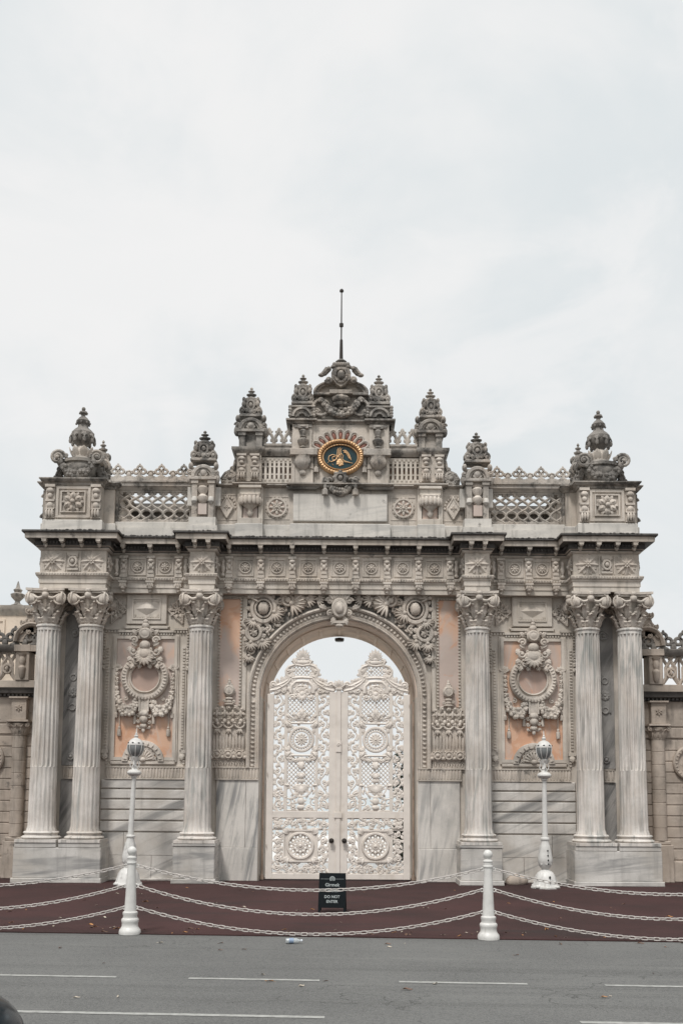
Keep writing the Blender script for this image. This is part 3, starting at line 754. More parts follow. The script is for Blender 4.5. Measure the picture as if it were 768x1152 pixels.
# ------------------------------------------------------------ narrow bay: pink strip + trophy relief
nx=(X(122,Z(720)))
def nq(dx,py,y=0): z=Z(py,y); return nx+X(dx,z,y),z
m=MB(); x0,z1=nq(-11.5,675); x1,_=nq(12.5,675); z0=Z(795)
m.box(x0,x1,-.012,.01,z0,z1); obj('pink_marble_strip',m,M['pinkstrip'],gate,mirror=True)
m=MB()
for xs in (x0,x1):
    m.dent_v(z0,z1,xs-.025,xs+.025,-.045,.0,.035,.04); 
m.dent_h(x0,x1,z1,.04,-.06,.0,.035,.03)
m.box(x1+.035,sx1 if sx1>x1+.1 else x1+.1,-.04,.01,Z(864),Z(672)) if False else None
m.box(X(104.5,SP),X(108.5,SP),-.045,.01,Z(800),Z(672))
obj('bead_frame',m,M['stone'],gate,mirror=True)
m=MB(); Y=-.07
x,z=nq(0,767); m.ell(x,Y,z,.035,.035,.05); m.ell(x,Y,z-.09,.08,.05,.035); m.ell(x,Y,z-.05,.05,.05,.04)
x,z=nq(0,778); m.ell(x,Y,z,.14,.09,.15); m.ring(x,z,Y-.06,.09,.018); m.ell(x,Y-.02,z,.05,.07,.05)
x,z=nq(0,787); m.ell(x,Y,z,.10,.07,.04); m.ell(x,Y,z-.07,.08,.06,.05); m.ell(x,Y,z-.13,.12,.06,.03)
for s in (1,-1):
    x,z=nq(s*5,790); m.spiral(x,z,Y,.06,1.2,0,s,.018)
xL,xR=nq(-18,800)[0],nq(18,800)[0]
for i in range(5):
    x=xL+(xR-xL)*(i+.5)/5; z=Z(797.5+ (1.5 if i in (0,4) else 0)); m.spiral(x,z,Y,.075,1.3,i,1 if i%2 else -1,.024); m.ell(x,Y-.02,z,.03,.03,.03)
for i in range(4):
    x=xL+(xR-xL)*(i+.5)/4; z=Z(804)
    m.ell(x,Y,z,.035,.05,.10); m.ell(x,Y,z-.17,.05,.05,.06)
    for q in (-1,1): m.leaf((x,Y,z+.03),(q*.9,0,-.5),(0,-1,0),.13,.06,.3); m.spiral(x+q*.07,z-.12,Y,.035,1.1,0,q,.013)
for i in range(-1,2):
    x,z=nq(i*12.5,815); R=.115
    pts=[(x+R*cos(a_),Y,z+R*.9*sin(a_)) for a_ in [pi+pi*k/8 for k in range(9)]]; m.tube(pts,.026,6)
    m.ell(x,Y-.01,z,.045,.05,.05); 
    for q in (-1,1): m.ell(x+q*.11,Y,z+.01,.035,.04,.035)
    for k in range(3): m.rleaf(x,z-.10,Y+.01,-pi/2+(k-1)*.5,.16,.05,.3)
m.box(xL,xR,-.03,0,Z(848),Z(808))
for i in range(10):
    x=xL+(xR-xL)*(i+.5)/10; L_=.26+.06*((i*7)%3)
    m.leaf((x,-.035,Z(845)),(0,0,1),(0,-1,0),L_*1.35,.075,.10,lob=.05)
for i in range(-1,2):
    x,z=nq(i*12.5,849.5); m.disc(x,z,Y-.03,0,.105,18); m.ring(x,z,Y-.035,.085,.015); m.ell(x,Y-.03,z,.05,.04,.05)
    for k in range(8): m.ell(x+.12*cos(k*pi/4),Y,z+.12*sin(k*pi/4),.025,.03,.025,nu=6,nv=4)
for i in (-1.5,-.5,.5,1.5):
    x,z=nq(i*12.5,850); 
    for k in range(5): m.rleaf(x,z-.04,Y,pi/2+(k-2)*.6,.13,.06,.3)
    m.ell(x,Y-.01,z-.06,.05,.05,.05)
m.box(xL,xR,-.035,0,Z(864),Z(854)); m.box(xL,xR,-.055,0,Z(855.6),Z(854))
for i in range(6):
    x=xL+(xR-xL)*(i+.5)/6
    m.tube([(x-.055,-.05,Z(863)),(x-.05,-.05,Z(859.5)),(x,-.05,Z(857)),(x+.05,-.05,Z(859.5)),(x+.055,-.05,Z(863))],.013,5); m.ell(x,-.05,Z(861),.02,.02,.06)
m.box(xL,xR,-.06,0,Z(865),Z(863))
obj('trophy_relief',m,M['carved'],gate,mirror=True)
# ================================================================== ATTIC
zB=zC1+.02                                     # top of cornice
def vase_bracket(m,x,y,z0,z1,w):               # scrolled bracket with lion-foot swell
    m.box(x-w,x+w,y-.03,y+.02,z0,z1); h=z1-z0
    m.box(x-w*1.1,x+w*1.1,y-.10,y,z1-h*.08,z1); m.ell(x,y-.06,z1-h*.18,w*.9,.06,h*.09); m.ell(x,y-.06,z1-h*.33,w*.6,.05,h*.08)
    m.box(x-w,x+w,y-.07,y,z1-h*.50,z1-h*.44); m.ell(x,y-.05,z1-h*.62,w*.75,.05,h*.10); m.box(x-w,x+w,y-.08,y,z0+h*.26,z0+h*.30)
    for k in (-1,0,1): m.ell(x+k*w*.6,y-.07,z0+h*.14,w*.33,.06,h*.13)
    m.box(x-w*1.05,x+w*1.05,y-.05,y,z0,z0+h*.04)
# --- tower piers
yp=-.60
x0,zp1=Q(268,548,yp); x1,_=Q(330,548,yp); zb1=Z(587,yp); xc=(x0+x1)/2
ztc=Z(539,yp-.1)
TP=[(x0-.24,-.30),(x0,-.30),(x0,yp),(x1,yp),(x1,-.30),(x1+.13,-.30),(x1+.13,1.55)]
TPc=[(x0-.24,1.55)]+TP
m=MB(); m.add([(x,y,zB-.02) for x,y in TPc]+[(x,y,zp1+.01) for x,y in TPc],[(i,i+1,i+1+len(TPc),i+len(TPc)) for i in range(len(TPc)-1)])
obj('tower_pier',m,M['mid'],gate,mirror=True)
m=MB(); m.sweep(TPc,[(-.02,zB-.02),(.05,zB-.02),(.05,zb1-.02),(.03,zb1),(-.02,zb1)]); obj('tower_pier_base',m,M['plinth'],gate,mirror=True)
m=MB(); h=ztc-zp1
m.sweep(TPc,[(-.05,zp1),(.03,zp1),(.05,zp1+h*.3),(.10,zp1+h*.45),(.12,zp1+h*.7),(.14,zp1+h*.75),(.14,ztc-.01),(-.05,ztc-.008)],caps=True)
m.prism([(x0-.2,ztc-.06),(x1+.1,ztc-.06),(x1+.1,ztc-.004),(x0-.2,ztc-.004)],yp+.05,1.5)
obj('tower_pier_cornice',m,M['weather'],gate,mirror=True)
m=MB()
frame(m,xc-.40,xc+.40,zb1+.05,zp1-.03,.06,yp-.03,yp+.01); frame(m,xc-.29,xc+.29,zb1+.17,zp1-.14,.03,yp-.05,yp+.01)
obj('sunk_panel',m,M['carved'],gate,mirror=True)
m=MB(); zc_=(zb1+zp1)/2+.01
for i in range(6):
    a=pi/2+i*pi/3; m.ell(xc+.14*cos(a),yp-.035,zc_+.14*sin(a),.095,.055,.078,rot=a); m.ell(xc+.15*cos(a),yp-.08,zc_+.15*sin(a),.04,.03,.02,rot=a); m.rleaf(xc+.12*cos(a+pi/6),zc_+.12*sin(a+pi/6),yp-.02,a+pi/6,.15,.08); m.ell(xc+.22*cos(a),yp-.03,zc_+.22*sin(a),.025,.03,.025)
m.ell(xc,yp-.10,zc_,.06,.05,.06)
obj('flower_boss',m,M['carved'],gate,mirror=True)
for dx in (-.53,.53):
    m=MB(); vase_bracket(m,xc+dx,yp,zb1+.03,zp1-.0,.105); obj('scroll_bracket',m,M['carved'],gate,mirror=True)
for xs,d in ((x1+.13,1),(x0-.24,-1)):     # volute fins on the flanks of the pier
    m=MB()
    for (dz,R) in ((.22,.14),(.55,.09),(.82,.12)): 
        m.spiral(xs+d*.02,zb1+dz*(zp1-zb1),-.12,R,1.3,0,d,R*.3)
    m.box(xs-.01,xs+d*.06,-.2,-.02,zb1,zp1)
    obj('flank_scroll',m,M['weather'],gate,mirror=True)

# --- great finial
def big_finial(fx,fy,zbase,ztip):
    H=ztip-zbase; r=H
    f=thing_part('great_finial')
    m=MB()
    m.lathe(fx,fy,[(.62,zbase),(.62,zbase+.04*H),(.50,zbase+.06*H),(.36,zbase+.15*H),(.30,zbase+.22*H)],n=4,rot=pi/4,sx=1.05,sy=1.05)
    obj('finial_base',m,M['crest'],f)
    m=MB()
    m.lathe(fx,fy,[(.16,zbase+.04*H),(.24,zbase+.08*H),(.40,zbase+.15*H),(.46,zbase+.24*H),(.43,zbase+.28*H),(.48,zbase+.29*H),(.48,zbase+.325*H),(.32,zbase+.33*H),(.28,zbase+.36*H),(.22,zbase+.38*H),(.15,zbase+.5*H)],n=28)
    obj('urn',m,M['weather'],f)
    m=MB()
    m.swag((fx-.40,fy-.40,zbase+.28*H),(fx+.40,fy-.40,zbase+.28*H),.33,.07,.13,11)
    m.swag((fx-.28,fy-.40,zbase+.22*H),(fx+.28,fy-.40,zbase+.22*H),.14,.035,.06,9)
    obj('garland',m,M['soot_shade'],f)
    for s in (1,-1):
        m=MB()
        m.swag((fx+s*.44,fy-.15,zbase+.26*H),(fx+s*.60,fy-.05,zbase+.03*H),0,.07,.10,6)
        m.swag((fx+s*.50,fy+.0,zbase+.26*H),(fx+s*.62,fy+.30,zbase+.06*H),.02,.07,.09,5)
        obj('side_drop',m,M['soot_shade'],f)
        m=MB()
        for yy in (-.36,.30):
            m.spiral(fx+s*.47,zbase+.335*H,fy+yy-.02,.21,1.7,pi*.75 if s>0 else pi*.25,-s,.05)
        m.tube([(fx+s*.47,fy-.34,zbase+.345*H),(fx+s*.50,fy,zbase+.33*H),(fx+s*.47,fy+.28,zbase+.345*H)],.10,8)
        m.leaf((fx+s*.25,fy-.30,zbase+.36*H),(s*1,0,.25),(0,-1,0),.26,.14,.2)
        obj('ram_volute',m,M['weather'],f)
    m=MB()
    m.lathe(fx,fy,[(.20,zbase+.36*H),(.24,zbase+.42*H),(.20,zbase+.48*H),(.12,zbase+.52*H)],n=16)
    for k in range(8):
        a=2*pi*(k+.5)/8; d=(cos(a),sin(a),0); m.leaf((fx+d[0]*.20,fy+d[1]*.20,zbase+.38*H),(d[0]*.38,d[1]*.38,1),d,.27,.19,.10,rows=5,lob=0)
    obj('ray_crown',m,M['carved'],f)
    m=MB()
    m.lathe(fx,fy,[(.10,zbase+.51*H),(.14,zbase+.54*H),(.22,zbase+.57*H),(.27,zbase+.63*H),(.27,zbase+.68*H),(.20,zbase+.72*H),(.13,zbase+.75*H),(.11,zbase+.79*H)],n=20,mod=lambda a,z:1+.05*cos(8*a))
    for i in range(8):
        a=2*pi*(i+.5)/8; d=(cos(a),sin(a),0)
        m.leaf((fx+d[0]*.15,fy+d[1]*.15,zbase+.73*H),(d[0]*.45,d[1]*.45,-1),d,.30,.17,.22,curl=.05)
        m.ell(fx+d[0]*.285,fy+d[1]*.285,zbase+.58*H,.045,.045,.075,nu=6,nv=4)
    obj('leafed_knop',m,M['soot_shade'],f)
    m=MB()
    m.lathe(fx,fy,[(.10,zbase+.78*H),(.15,zbase+.80*H),(.165,zbase+.83*H),(.10,zbase+.87*H),(.05,zbase+.89*H),(.05,zbase+.91*H),(.10,zbase+.925*H),(.09,zbase+.945*H),(.03,zbase+.955*H)],n=16)
    for i in range(8):
        a=2*pi*i/8; d=(cos(a),sin(a),0)
        m.leaf((fx+d[0]*.07,fy+d[1]*.07,zbase+.86*H),(d[0]*.7,d[1]*.7,-1),d,.15,.10,.2); m.ell(fx+d[0]*.165,fy+d[1]*.165,zbase+.80*H,.028,.028,.03,nu=6,nv=4)
        m.ell(fx+d[0]*.09,fy+d[1]*.09,zbase+.925*H,.025,.025,.022,nu=6,nv=4)
    m.ell(fx,fy,zbase+.978*H,.05,.05,.055)
    obj('tiered_tip',m,M['soot_shade'],f)
    return f
def thing_part(name,loc=(0,0,0)):
    o=bpy.data.objects.new(name,None); COL.objects.link(o); o.parent=gate; o.location=loc; o.empty_display_size=.1; return o
fy=.28; fx,_=Q(290,500,fy)
f=big_finial(fx,fy,ztc-.01,Z(460.3,fy)); mir(f)

# --- small finial (shared)
m=MB()    # unit size: width 1, height 1, base at z=0; depth .7
m.lathe(0,0,[(.66,0),(.66,.05),(.60,.07),(.55,.10)],n=4,rot=pi/4,sy=.7)
m.lathe(0,0,[(.36,.05),(.42,.2),(.34,.34),(.30,.5),(.30,.62),(.18,.66),(.12,.70),(.20,.73),(.21,.765),(.10,.79),(.07,.83),(.14,.85),(.14,.875),(.05,.895),(.04,.92),(.07,.945),(.05,.975),(.01,1.0)],n=14,sy=.7)
for yy in (-.24,):
    m.ring(0,.37,yy,.15,.045,n=16); m.ell(0,yy-.03,.37,.08,.06,.08)
    m.leaf((0,yy-.02,.24),(0,0,-1),(0,-1,0),.16,.22,.3); m.leaf((0,yy,.5),(0,0,1),(0,-1,0),.14,.2,.3)
    for s in (1,-1):
        m.spiral(s*.36,.17,yy,.16,1.4,pi if s>0 else 0,-s,.05); m.spiral(s*.28,.56,yy+.02,.11,1.3,pi if s>0 else 0,s,.036)
        m.tube([(s*.22,yy,.52),(s*.32,yy,.42),(s*.30,yy,.32),(s*.42,yy,.24)],.05,6)
        m.ell(s*.28,yy,.40,.1,.08,.10); m.spiral(s*.16,.17,yy-.05,.10,1.2,0,s,.035)
        m.tube([(s*.3,yy,.30),(s*.38,yy+.3,.26),(s*.36,.22,.22)],.09,6)
        m.ell(s*.28,.05,.56,.1,.15,.09)
me_sf=m.mesh('small_finial'); fix(me_sf); me_sf.materials.append(M['weather'])
def small_finial(off,pyb,pyt,wpx,y):
    zb,zt=Z(pyb,y),Z(pyt,y); x=X(off,(zb+zt)/2,y); w=X(wpx,(zb+zt)/2,y)
    o=obj('small_finial',me_sf,None,gate,loc=(x,y,zb)); o.scale=(w,w,zt-zb); mir(o); return o
# --- aedicule: twin pilasters carrying an arched hood
def aedicule(off,w,py_hood_top,py_hood_bot,py_bot,y,mat,depth=.5,vase=True,pyfoot=None):
    zt,zh,zb=Z(py_hood_top,y),Z(py_hood_bot,y),Z(py_bot,y); x=X(off,zh,y); hw=X(w/2,zh,y)
    m=MB()
    m.box(x-hw*.86,x+hw*.86,y+.06,y+depth,zb,zt-.04)
    for s in (1,-1): m.bbox(x+s*hw*.62-hw*.22,x+s*hw*.62+hw*.22,y,y+.1,zb,zh,.008); m.box(x+s*hw*.62-hw*.27,x+s*hw*.62+hw*.27,y-.03,y+.05,zh-.08,zh); 
    m.bbox(x-hw*1.02,x+hw*1.02,y-.06,y+depth,zh,zh+.07,.01)
    rr=min(hw*.86,zt-zh-.06)
    m.arc(x,zh+.07,[(hw*.9,y+depth-.02),(hw*.9,y-.04),(hw*.84,y-.06),(hw*.66,y-.06),(hw*.60,y-.02),(hw*.5,y-.02),(hw*.46,y+.04)],0,pi,20,sz=(zt-zh-.07)/(hw*.9))
    m.prism([(x+hw*.88*cos(pi*i/16),zh+.07+(zt-zh-.08)*sin(pi*i/16)) for i in range(17)],y+.03,y+depth-.03)
    m.ell(x,y,zh+.07+(zt-zh)*.28,hw*.3,.06,(zt-zh)*.25)
    for k in range(5): m.rleaf(x,zh+.08,y,pi/2+(k-2)*.5,hw*.42,.09,.3)
    for s in (1,-1):
        m.spiral(x+s*hw*.98,zh+.18,y+.0,.09,1.3,0,s,.03); m.ell(x+s*hw*.95,y+.02,zh+.34,.06,.1,.09); m.ell(x+s*hw*1.0,y+.05,zh+.05,.08,.08,.14)
    obj('aedicule',m,mat,gate,mirror=True)
    return x,zh,zb,zt,hw
# intermediate piers
yi=-.58
x,zh,zb,zt,hw=aedicule(154,30,524,541,583,yi,M['crest'],.8)
m=MB(); 
m.box(x-hw*1.0,x+hw*1.0,yi-.04,.3,zB-.02,Z(583,yi)); m.box(x-hw*1.14,x+hw*1.14,yi-.09,.3,zB-.02,Z(593,yi))
for s in (1,-1): m.lathe(x+s*hw*.62,yi-.01,[(.02,Z(568,yi)),(.075,Z(565,yi)),(.07,Z(562,yi)),(.05,Z(560,yi))],n=10); m.box(x+s*hw*1.05-.06,x+s*hw*1.05+.06,yi+.2,.1,Z(567,yi),Z(546,yi))
obj('pier_pedestal',m,M['plinth'],gate,mirror=True)
m=MB()
m.lathe(x,yi-.0,[(.02,Z(573,yi)),(.05,Z(570,yi)),(.04,Z(568,yi)),(.11,Z(564,yi)),(.12,Z(560,yi)),(.06,Z(557,yi)),(.10,Z(554,yi)),(.12,Z(550,yi)),(.09,Z(548,yi)),(.13,Z(546,yi))],n=14,mod=lambda a,z:1+.05*cos(8*a))
obj('hanging_vase',m,M['carved'],gate,mirror=True)
m=MB(); m.prism([(x-.10,Z(580,yi)),(x+.10,Z(580,yi)),(x+.10,Z(568,yi)),(x-.10,Z(568,yi))],yi-.045,yi+.04); obj('orange_inlay',m,M['inlay'],gate,mirror=True)
small_finial(152.5,522,485.5,31,yi+.25)
small_finial(267,541,497,24,.95)

# --- balustrade of the side bays
yb=-.10
xa,zl0=Q(168,590,yb); xb,_=Q(256,590,yb); zl1=Z(554,yb); 
m=MB(); m.bbox(xa-.1,xb+.1,yb-.12,yb+.35,zB-.02,zl0,.01); m.box(xa-.1,xb+.1,yb-.16,yb+.38,zB-.02,Z(597,yb)); 
obj('balustrade_base',m,M['plinth'],gate,mirror=True)
m=MB(); zr_0,zr_1=Z(553,yb),Z(542,yb-.1)
m.sweep([(xa-.1,yb),(xb+.1,yb)],[(-.25,zr_0),(.02,zr_0),(.05,zr_0+.05),(.10,zr_0+.08),(.10,zr_1-.06),(.14,zr_1-.04),(.14,zr_1),(-.3,zr_1+.01)])
obj('balustrade_rail',m,M['crest'],gate,mirror=True)
m=MB(); nC=7; cw=(xb-xa)/nC; hh=zl1-zl0
for k in range(nC+1):
    for ph in (0,1):
        pts=[];
        for i in range(31):
            t=i/30; v=cos(2*pi*t*1.6+pi*ph)
            v=math.copysign(abs(v)**.9,v)
            pts.append((min(max(xa+cw*k+cw*.5*v,xa),xb),yb+.05+(.004 if ph else -.004),zl0+hh*t))
        m.tube(pts,.034,6)
for k in range(nC):
    for (dz,R) in ((.60,.055),(.20,.045),(.985,.04)):
        pass
    pass
    for q in (-1,1):
        m.ell(xa+cw*(k+.5)+q*cw*.20,yb+.04,zl0+hh*.96,.05,.04,.035,nu=6,nv=4)
for k in range(nC+1):
    for q in (-1,1):
        if 0<=k+q*.5<=nC: m.ell(xa+cw*(k+q*.25),yb+.04,zl0+hh*.93,.04,.03,.03,nu=6,nv=4)
m.box(xa,xb,yb,yb+.1,zl0,zl0+hh*.045); m.box(xa,xb,yb,yb+.1,zl1-.02,zl1+.03)
m.box(xa,xb,yb+.02,yb+.08,zl0+.02,zl0+hh*.12)
obj('balustrade_lattice',m,M['crest'],gate,mirror=True)
m=MB(); m.box(xa-.3,xb+.1,1.75,2.15,zB-.05,zr_0); m.box(xa-.3,xb+.1,1.65,2.2,zr_0,zr_1); obj('rear_parapet',m,M['soot_shade'],gate,mirror=True)  # coloured dark so the lattice holes in front read as shaded
# cresting: alternating large and small openwork trefoils
def trefoil(m,x,y,z,s):
    m.box(x-s*.10,x+s*.10,y-.04,y+.04,z,z+s*.40)
    m.ring(x-s*.27,z+s*.50,y,s*.18,s*.10,n=14); m.ring(x+s*.27,z+s*.50,y,s*.18,s*.10,n=14); m.ring(x,z+s*.76,y,s*.18,s*.10,n=14)
    m.ell(x,y,z+s*1.04,s*.08,s*.07,s*.10); m.ell(x-s*.52,y,z+s*.52,s*.07,s*.06,s*.07); m.ell(x+s*.52,y,z+s*.52,s*.07,s*.06,s*.07)
    m.ell(x,y,z+s*.1,s*.3,.05,s*.13)
def shelly(m,x,y,z,s):
    m.ell(x,y,z+s*.28,s*.25,.06,s*.30)
    for k in range(5): a=pi/2+(k-2)*.55; m.ell(x+s*.32*cos(a),y,z+s*.3+s*.32*sin(a),s*.13,.05,s*.13,nu=6,nv=4)
    m.box(x-s*.4,x+s*.4,y-.05,y+.05,z,z+s*.12)
yk=yb-.02; zk=zr_1+.0; S=Z(524.5,yk)-zk-.09
m=MB(); m.box(xa-.05,xb+.05,yk-.06,yk+.06,zk,zk+.10); zk+=.09
for o_ in (176,201,225.5,250): x=X(o_,zk,yk); trefoil(m,x,yk,zk,S*.98)
for o_ in (188,213,237.5): x=X(o_,zk,yk); shelly(m,x,yk,zk,S*.8)
obj('cresting',m,M['crest'],gate,mirror=True)

# ------------------------------------------------------------ central attic
ya=-.20
xl=X(138,Z(575,ya),ya); zt0=Z(549.5,ya); zb0=Z(591,ya)
m=MB(); m.box(-xl,xl,ya,.9,zB-.03,zt0+.01); obj('attic_wall',m,M['mid'],gate)
APR=[(0,ya-.12),(X(54,Z(575),ya),ya-.12),(X(54,Z(575),ya),ya),(X(88,Z(575),ya),ya),(X(88,Z(575),ya),ya-.12),(X(115,Z(575),ya),ya-.12),(X(115,Z(575),ya),ya),(xl,ya)]
AP=[(-x,y) for x,y in reversed(APR)]+APR[1:]
m=MB(); m.sweep(AP,[(-.5,zB-.03),(.04,zB-.03),(.04,zb0-.02),(.02,zb0),(-.5,zb0)])
obj('attic_base',m,M['plinth'],gate)
m=MB(); za1=Z(545,ya-.1); h=za1-zt0
m.sweep(AP,[(-.5,zt0),(.02,zt0),(.05,zt0+h*.35),(.10,zt0+h*.5),(.12,zt0+h*.55),(.12,za1),(-.5,za1+.01)])
obj('attic_moulding',m,M['crest'],gate)
# marble plaque
xp,z0=Q(53,586.5,ya-.1); z1=Z(555.5,ya-.1)
m=MB(); m.bbox(-xp,xp,ya-.10,ya+.05,z0+.004,z1,.012); obj('marble_plaque',m,M['plinth'],gate)
# vase consoles, rosettes, diamonds
yv=ya-.12
x,zz=Q(101,560,yv)
m=MB(); w=X(12,zz,yv)
m.bbox(x-w,x+w,yv,ya+.02,zb0,Z(583,yv),.01)
for s in (1,-1): m.box(x+s*w*.98-.05,x+s*w*.98+.05,yv+.02,ya+.02,zb0,zt0)
m.box(x-w*.96,x+w*.96,yv-.06,ya,Z(557,yv),zt0-.0); m.box(x-w*1.05,x+w*1.05,yv-.12,ya,zt0-.06,zt0)
obj('console_pedestal',m,M['stone'],gate,mirror=True)
m=MB(); zz0=Z(583,yv); zz1=Z(557,yv); H=zz1-zz0
m.lathe(x,yv+.0,[(.015,zz0+.02),(.05,zz0+H*.10),(.075,zz0+H*.2),(.05,zz0+H*.30),(.06,zz0+H*.34),(.10,zz0+H*.42),(.21,zz0+H*.58),(.25,zz0+H*.75),(.24,zz0+H*.88),(.26,zz0+H*.95),(.20,zz1)],n=24,sy=.6,mod=lambda a,z:1+.06*cos(12*a))
for k in range(7):
    a=-pi+pi*(k+.5)/7; m.ell(x+.23*cos(a),yv+.13*sin(a),zz0+H*.72,.055,.05,.12)
obj('lotus_vase',m,M['carved'],gate,mirror=True)
m=MB(); m.box(x-.17,x+.17,yv+.06,yv+.12,zz0,zz1); obj('orange_inlay',m,M['inlay'],gate,mirror=True)
m=MB(); x,zz=Q(71,572,ya); m.ring(x,zz,ya-.03,.215,.03); m.rosette(x,zz,ya-.03,.22,8,False)
for k in range(16): a=2*pi*k/16; m.ell(x+.245*cos(a),ya-.01,zz+.245*sin(a),.03,.03,.045,rot=a,nu=6,nv=4)
frame(m,x-.30,x+.30,zz-.28,zz+.28,.02,ya-.012,ya)
obj('attic_rosette',m,M['carved'],gate,mirror=True)
m=MB(); m.disc(x,zz,ya-.022,ya,.20,24); obj('orange_inlay',m,M['inlay'],gate,mirror=True)
m=MB(); x,zz=Q(127,572,ya); 
m.prism([(x-.15,zz),(x,zz-.26),(x+.15,zz),(x,zz+.26)],ya-.045,ya); m.rosette(x,zz,ya-.05,.09,4,False)
for a_,b_ in (((-.15,0),(0,.26)),((0,.26),(.15,0)),((.15,0),(0,-.26)),((0,-.26),(-.15,0))): m.tube([(x+a_[0],ya-.05,zz+a_[1]),(x+b_[0],ya-.05,zz+b_[1])],.018,5)
for k in range(11): a=pi*k/10; m.ell(x+.2*cos(a),ya-.01,zz+.27*sin(a),.035,.03,.035,nu=6,nv=4)
frame(m,x-.24,x+.24,zz-.3,zz+.32,.018,ya-.012,ya)
obj('diamond_boss',m,M['carved'],gate,mirror=True)

# --- upper wings: baluster screen, bracket piers, gothic cresting
yw=-.16
zw0,zw1=Z(544,yw),Z(514,yw)
xa,xb=X(54,zw1,yw),X(89,zw1,yw)
m=MB(); m.box(xa,xb,yw+.18,.5,zw0,zw1); 
zb_0,zb_1=Z(542.5,yw),Z(516.5,yw); n=7; p=(xb-xa)/n
for i in range(n+1):
    x=xa+i*p; m.box(x-.028,x+.028,yw,yw+.16,zb_0,zb_1)
for i in range(n):
    x=xa+(i+.5)*p
    m.ring(x,zb_1-.12,yw+.03,.07,.022,n=12); m.ring(x,zb_0+.12,yw+.03,.07,.022,n=12)
m.box(xa,xb,yw,yw+.16,zb_0-.03,zb_0+.045); m.box(xa,xb,yw,yw+.16,zb_1-.05,zb_1+.03)
m.box(xa,xb,yw+.02,yw+.16,zb_1-.10,zb_1-.05); m.box(xa,xb,yw+.02,yw+.16,zb_0,zb_0+.08)
obj('baluster_screen',m,M['stone'],gate,mirror=True)
m=MB(); m.box(xa,xb,yw+.165,yw+.178,zb_0,zb_1); obj('pink_backing',m,M['inlay'],gate,mirror=True)
m=MB(); zz0,zz1=Z(514,yw),Z(505,yw-.1)
xo=X(117,zz1,yw)
m.sweep([(xa-.05,yw),(X(89,zz1,yw),yw),(X(89,zz1,yw),yw-.14),(xo,yw-.14),(xo,.6)],[(-.3,zz0),(.02,zz0),(.06,zz0+.06),(.09,zz0+.10),(.09,zz1),(-.5,zz1+.01)])
obj('wing_cornice',m,M['weather'],gate,mirror=True)
x=X(102,zw1,yw)
m=MB(); w=X(13.5,zw1,yw); m.box(x-w,x+w,yw-.14,.5,zw0,zz0+.01); obj('bracket_pier',m,M['mid'],gate,mirror=True)
for dx in (-.14,.17):
    m=MB(); vase_bracket(m,x+dx,yw-.14,zw0+.02,zz0-.01,.10); obj('scroll_bracket',m,M['carved'],gate,mirror=True)
m=MB(); zc0=zz1; zc1=Z(482.5,yw); zm=zc0+(zc1-zc0)*.26
xg0,xg1=X(53,zc0,yw),X(86,zc0,yw)
m.box(xg0,xg1,yw-.03,yw+.12,zc0,zm-.02); m.box(xg0,xg1,yw-.06,yw+.14,zm-.05,zm)
for i in range(3):
    cx=xg0+(xg1-xg0)*(i+.5)/3; ww=(xg1-xg0)/6
    H=zc1-zm
    for s in (1,-1): m.tube([(cx+s*ww*.95,yw+.03,zm),(cx+s*ww*.85,yw+.03,zm+H*.3),(cx+s*ww*.6,yw+.03,zm+H*.55),(cx,yw+.03,zm+H*.82)],.042,6)
    for s in (1,-1): m.ell(cx+s*ww*.5,yw+.03,zm+H*.28,.035,.04,.05,nu=6,nv=4)
    m.ell(cx,yw+.03,zm+H*.86,.05,.04,.09); m.ell(cx,yw+.03,zm+H*.97,.025,.025,.04); 
    for s in (1,-1): m.ell(cx+s*.06,yw+.03,zm+H*.82,.035,.03,.03)
    m.ell(cx+ww,yw+.03,zm+.07,.05,.04,.08)
obj('arched_cresting',m,M['crest'],gate,mirror=True)
yd=-.28
aedicule(101,31,471,487,505.5,yd,M['weather'],.6)
small_finial(100.5,472,436.5,27,yd+.25)
m=MB()   # outer volute buttress
def vq(off,py): z=Z(py,yw); return X(off,z,yw),z
x,z=vq(124,539); m.spiral(x,z,yw-.05,.20,1.6,pi/2,1,.06)
P=[vq(134,549),vq(117,549),vq(117,519),vq(118.5,526),vq(122,531),vq(128,534),vq(133,540)]
m.prism(P,yw-.02,yw+.25); m.tube([(vq(a,b)[0],yw-.04,vq(a,b)[1]) for a,b in ((117.5,519),(119,526),(123,531),(129,534),(133,540),(132,545))],.04,6)
for (a,b,R) in ((130,543,.10),(121,529,.07),(120,545,.09)): x,z=vq(a,b); m.spiral(x,z,yw-.06,R,1.3,a,-1,R*.3)
for k in range(5): x,z=vq(124,540); m.rleaf(x,z,yw-.06,k*1.3,.2,.12,.3)
obj('volute_buttress',m,M['weather'],gate,mirror=True)

# --- centre block
yt=-.30
zt1=Z(477,yt); x54=X(54.5,Z(510),yt)
m=MB(); m.box(-x54,x54,yt+.06,.7,za1-.02,zt1+.01)
for s in (1,-1): 
    a,b=X(32,zt1,yt),X(54.5,zt1,yt); m.bbox(s*a,s*b,yt,.5,za1-.01,zt1+.005,.01)
obj('centre_block',m,M['mid'],gate)
m=MB(); zq0,zq1=zt1,Z(470.5,yt-.1)
CP=[(-X(58,zq1,yt),.6),(-X(58,zq1,yt),yt-.03),(-X(30,zq1,yt),yt-.03),(-X(30,zq1,yt),yt+.05),(X(30,zq1,yt),yt+.05),(X(30,zq1,yt),yt-.03),(X(58,zq1,yt),yt-.03),(X(58,zq1,yt),.6)]
h=zq1-zq0
m.sweep(CP,[(-.3,zq0),(.0,zq0),(.03,zq0+h*.4),(.07,zq0+h*.6),(.07,zq1),(-.5,zq1+.01)])
m.box(-X(57,zq1,yt),X(57,zq1,yt),yt+.1,.55,zq0,zq1+.008)
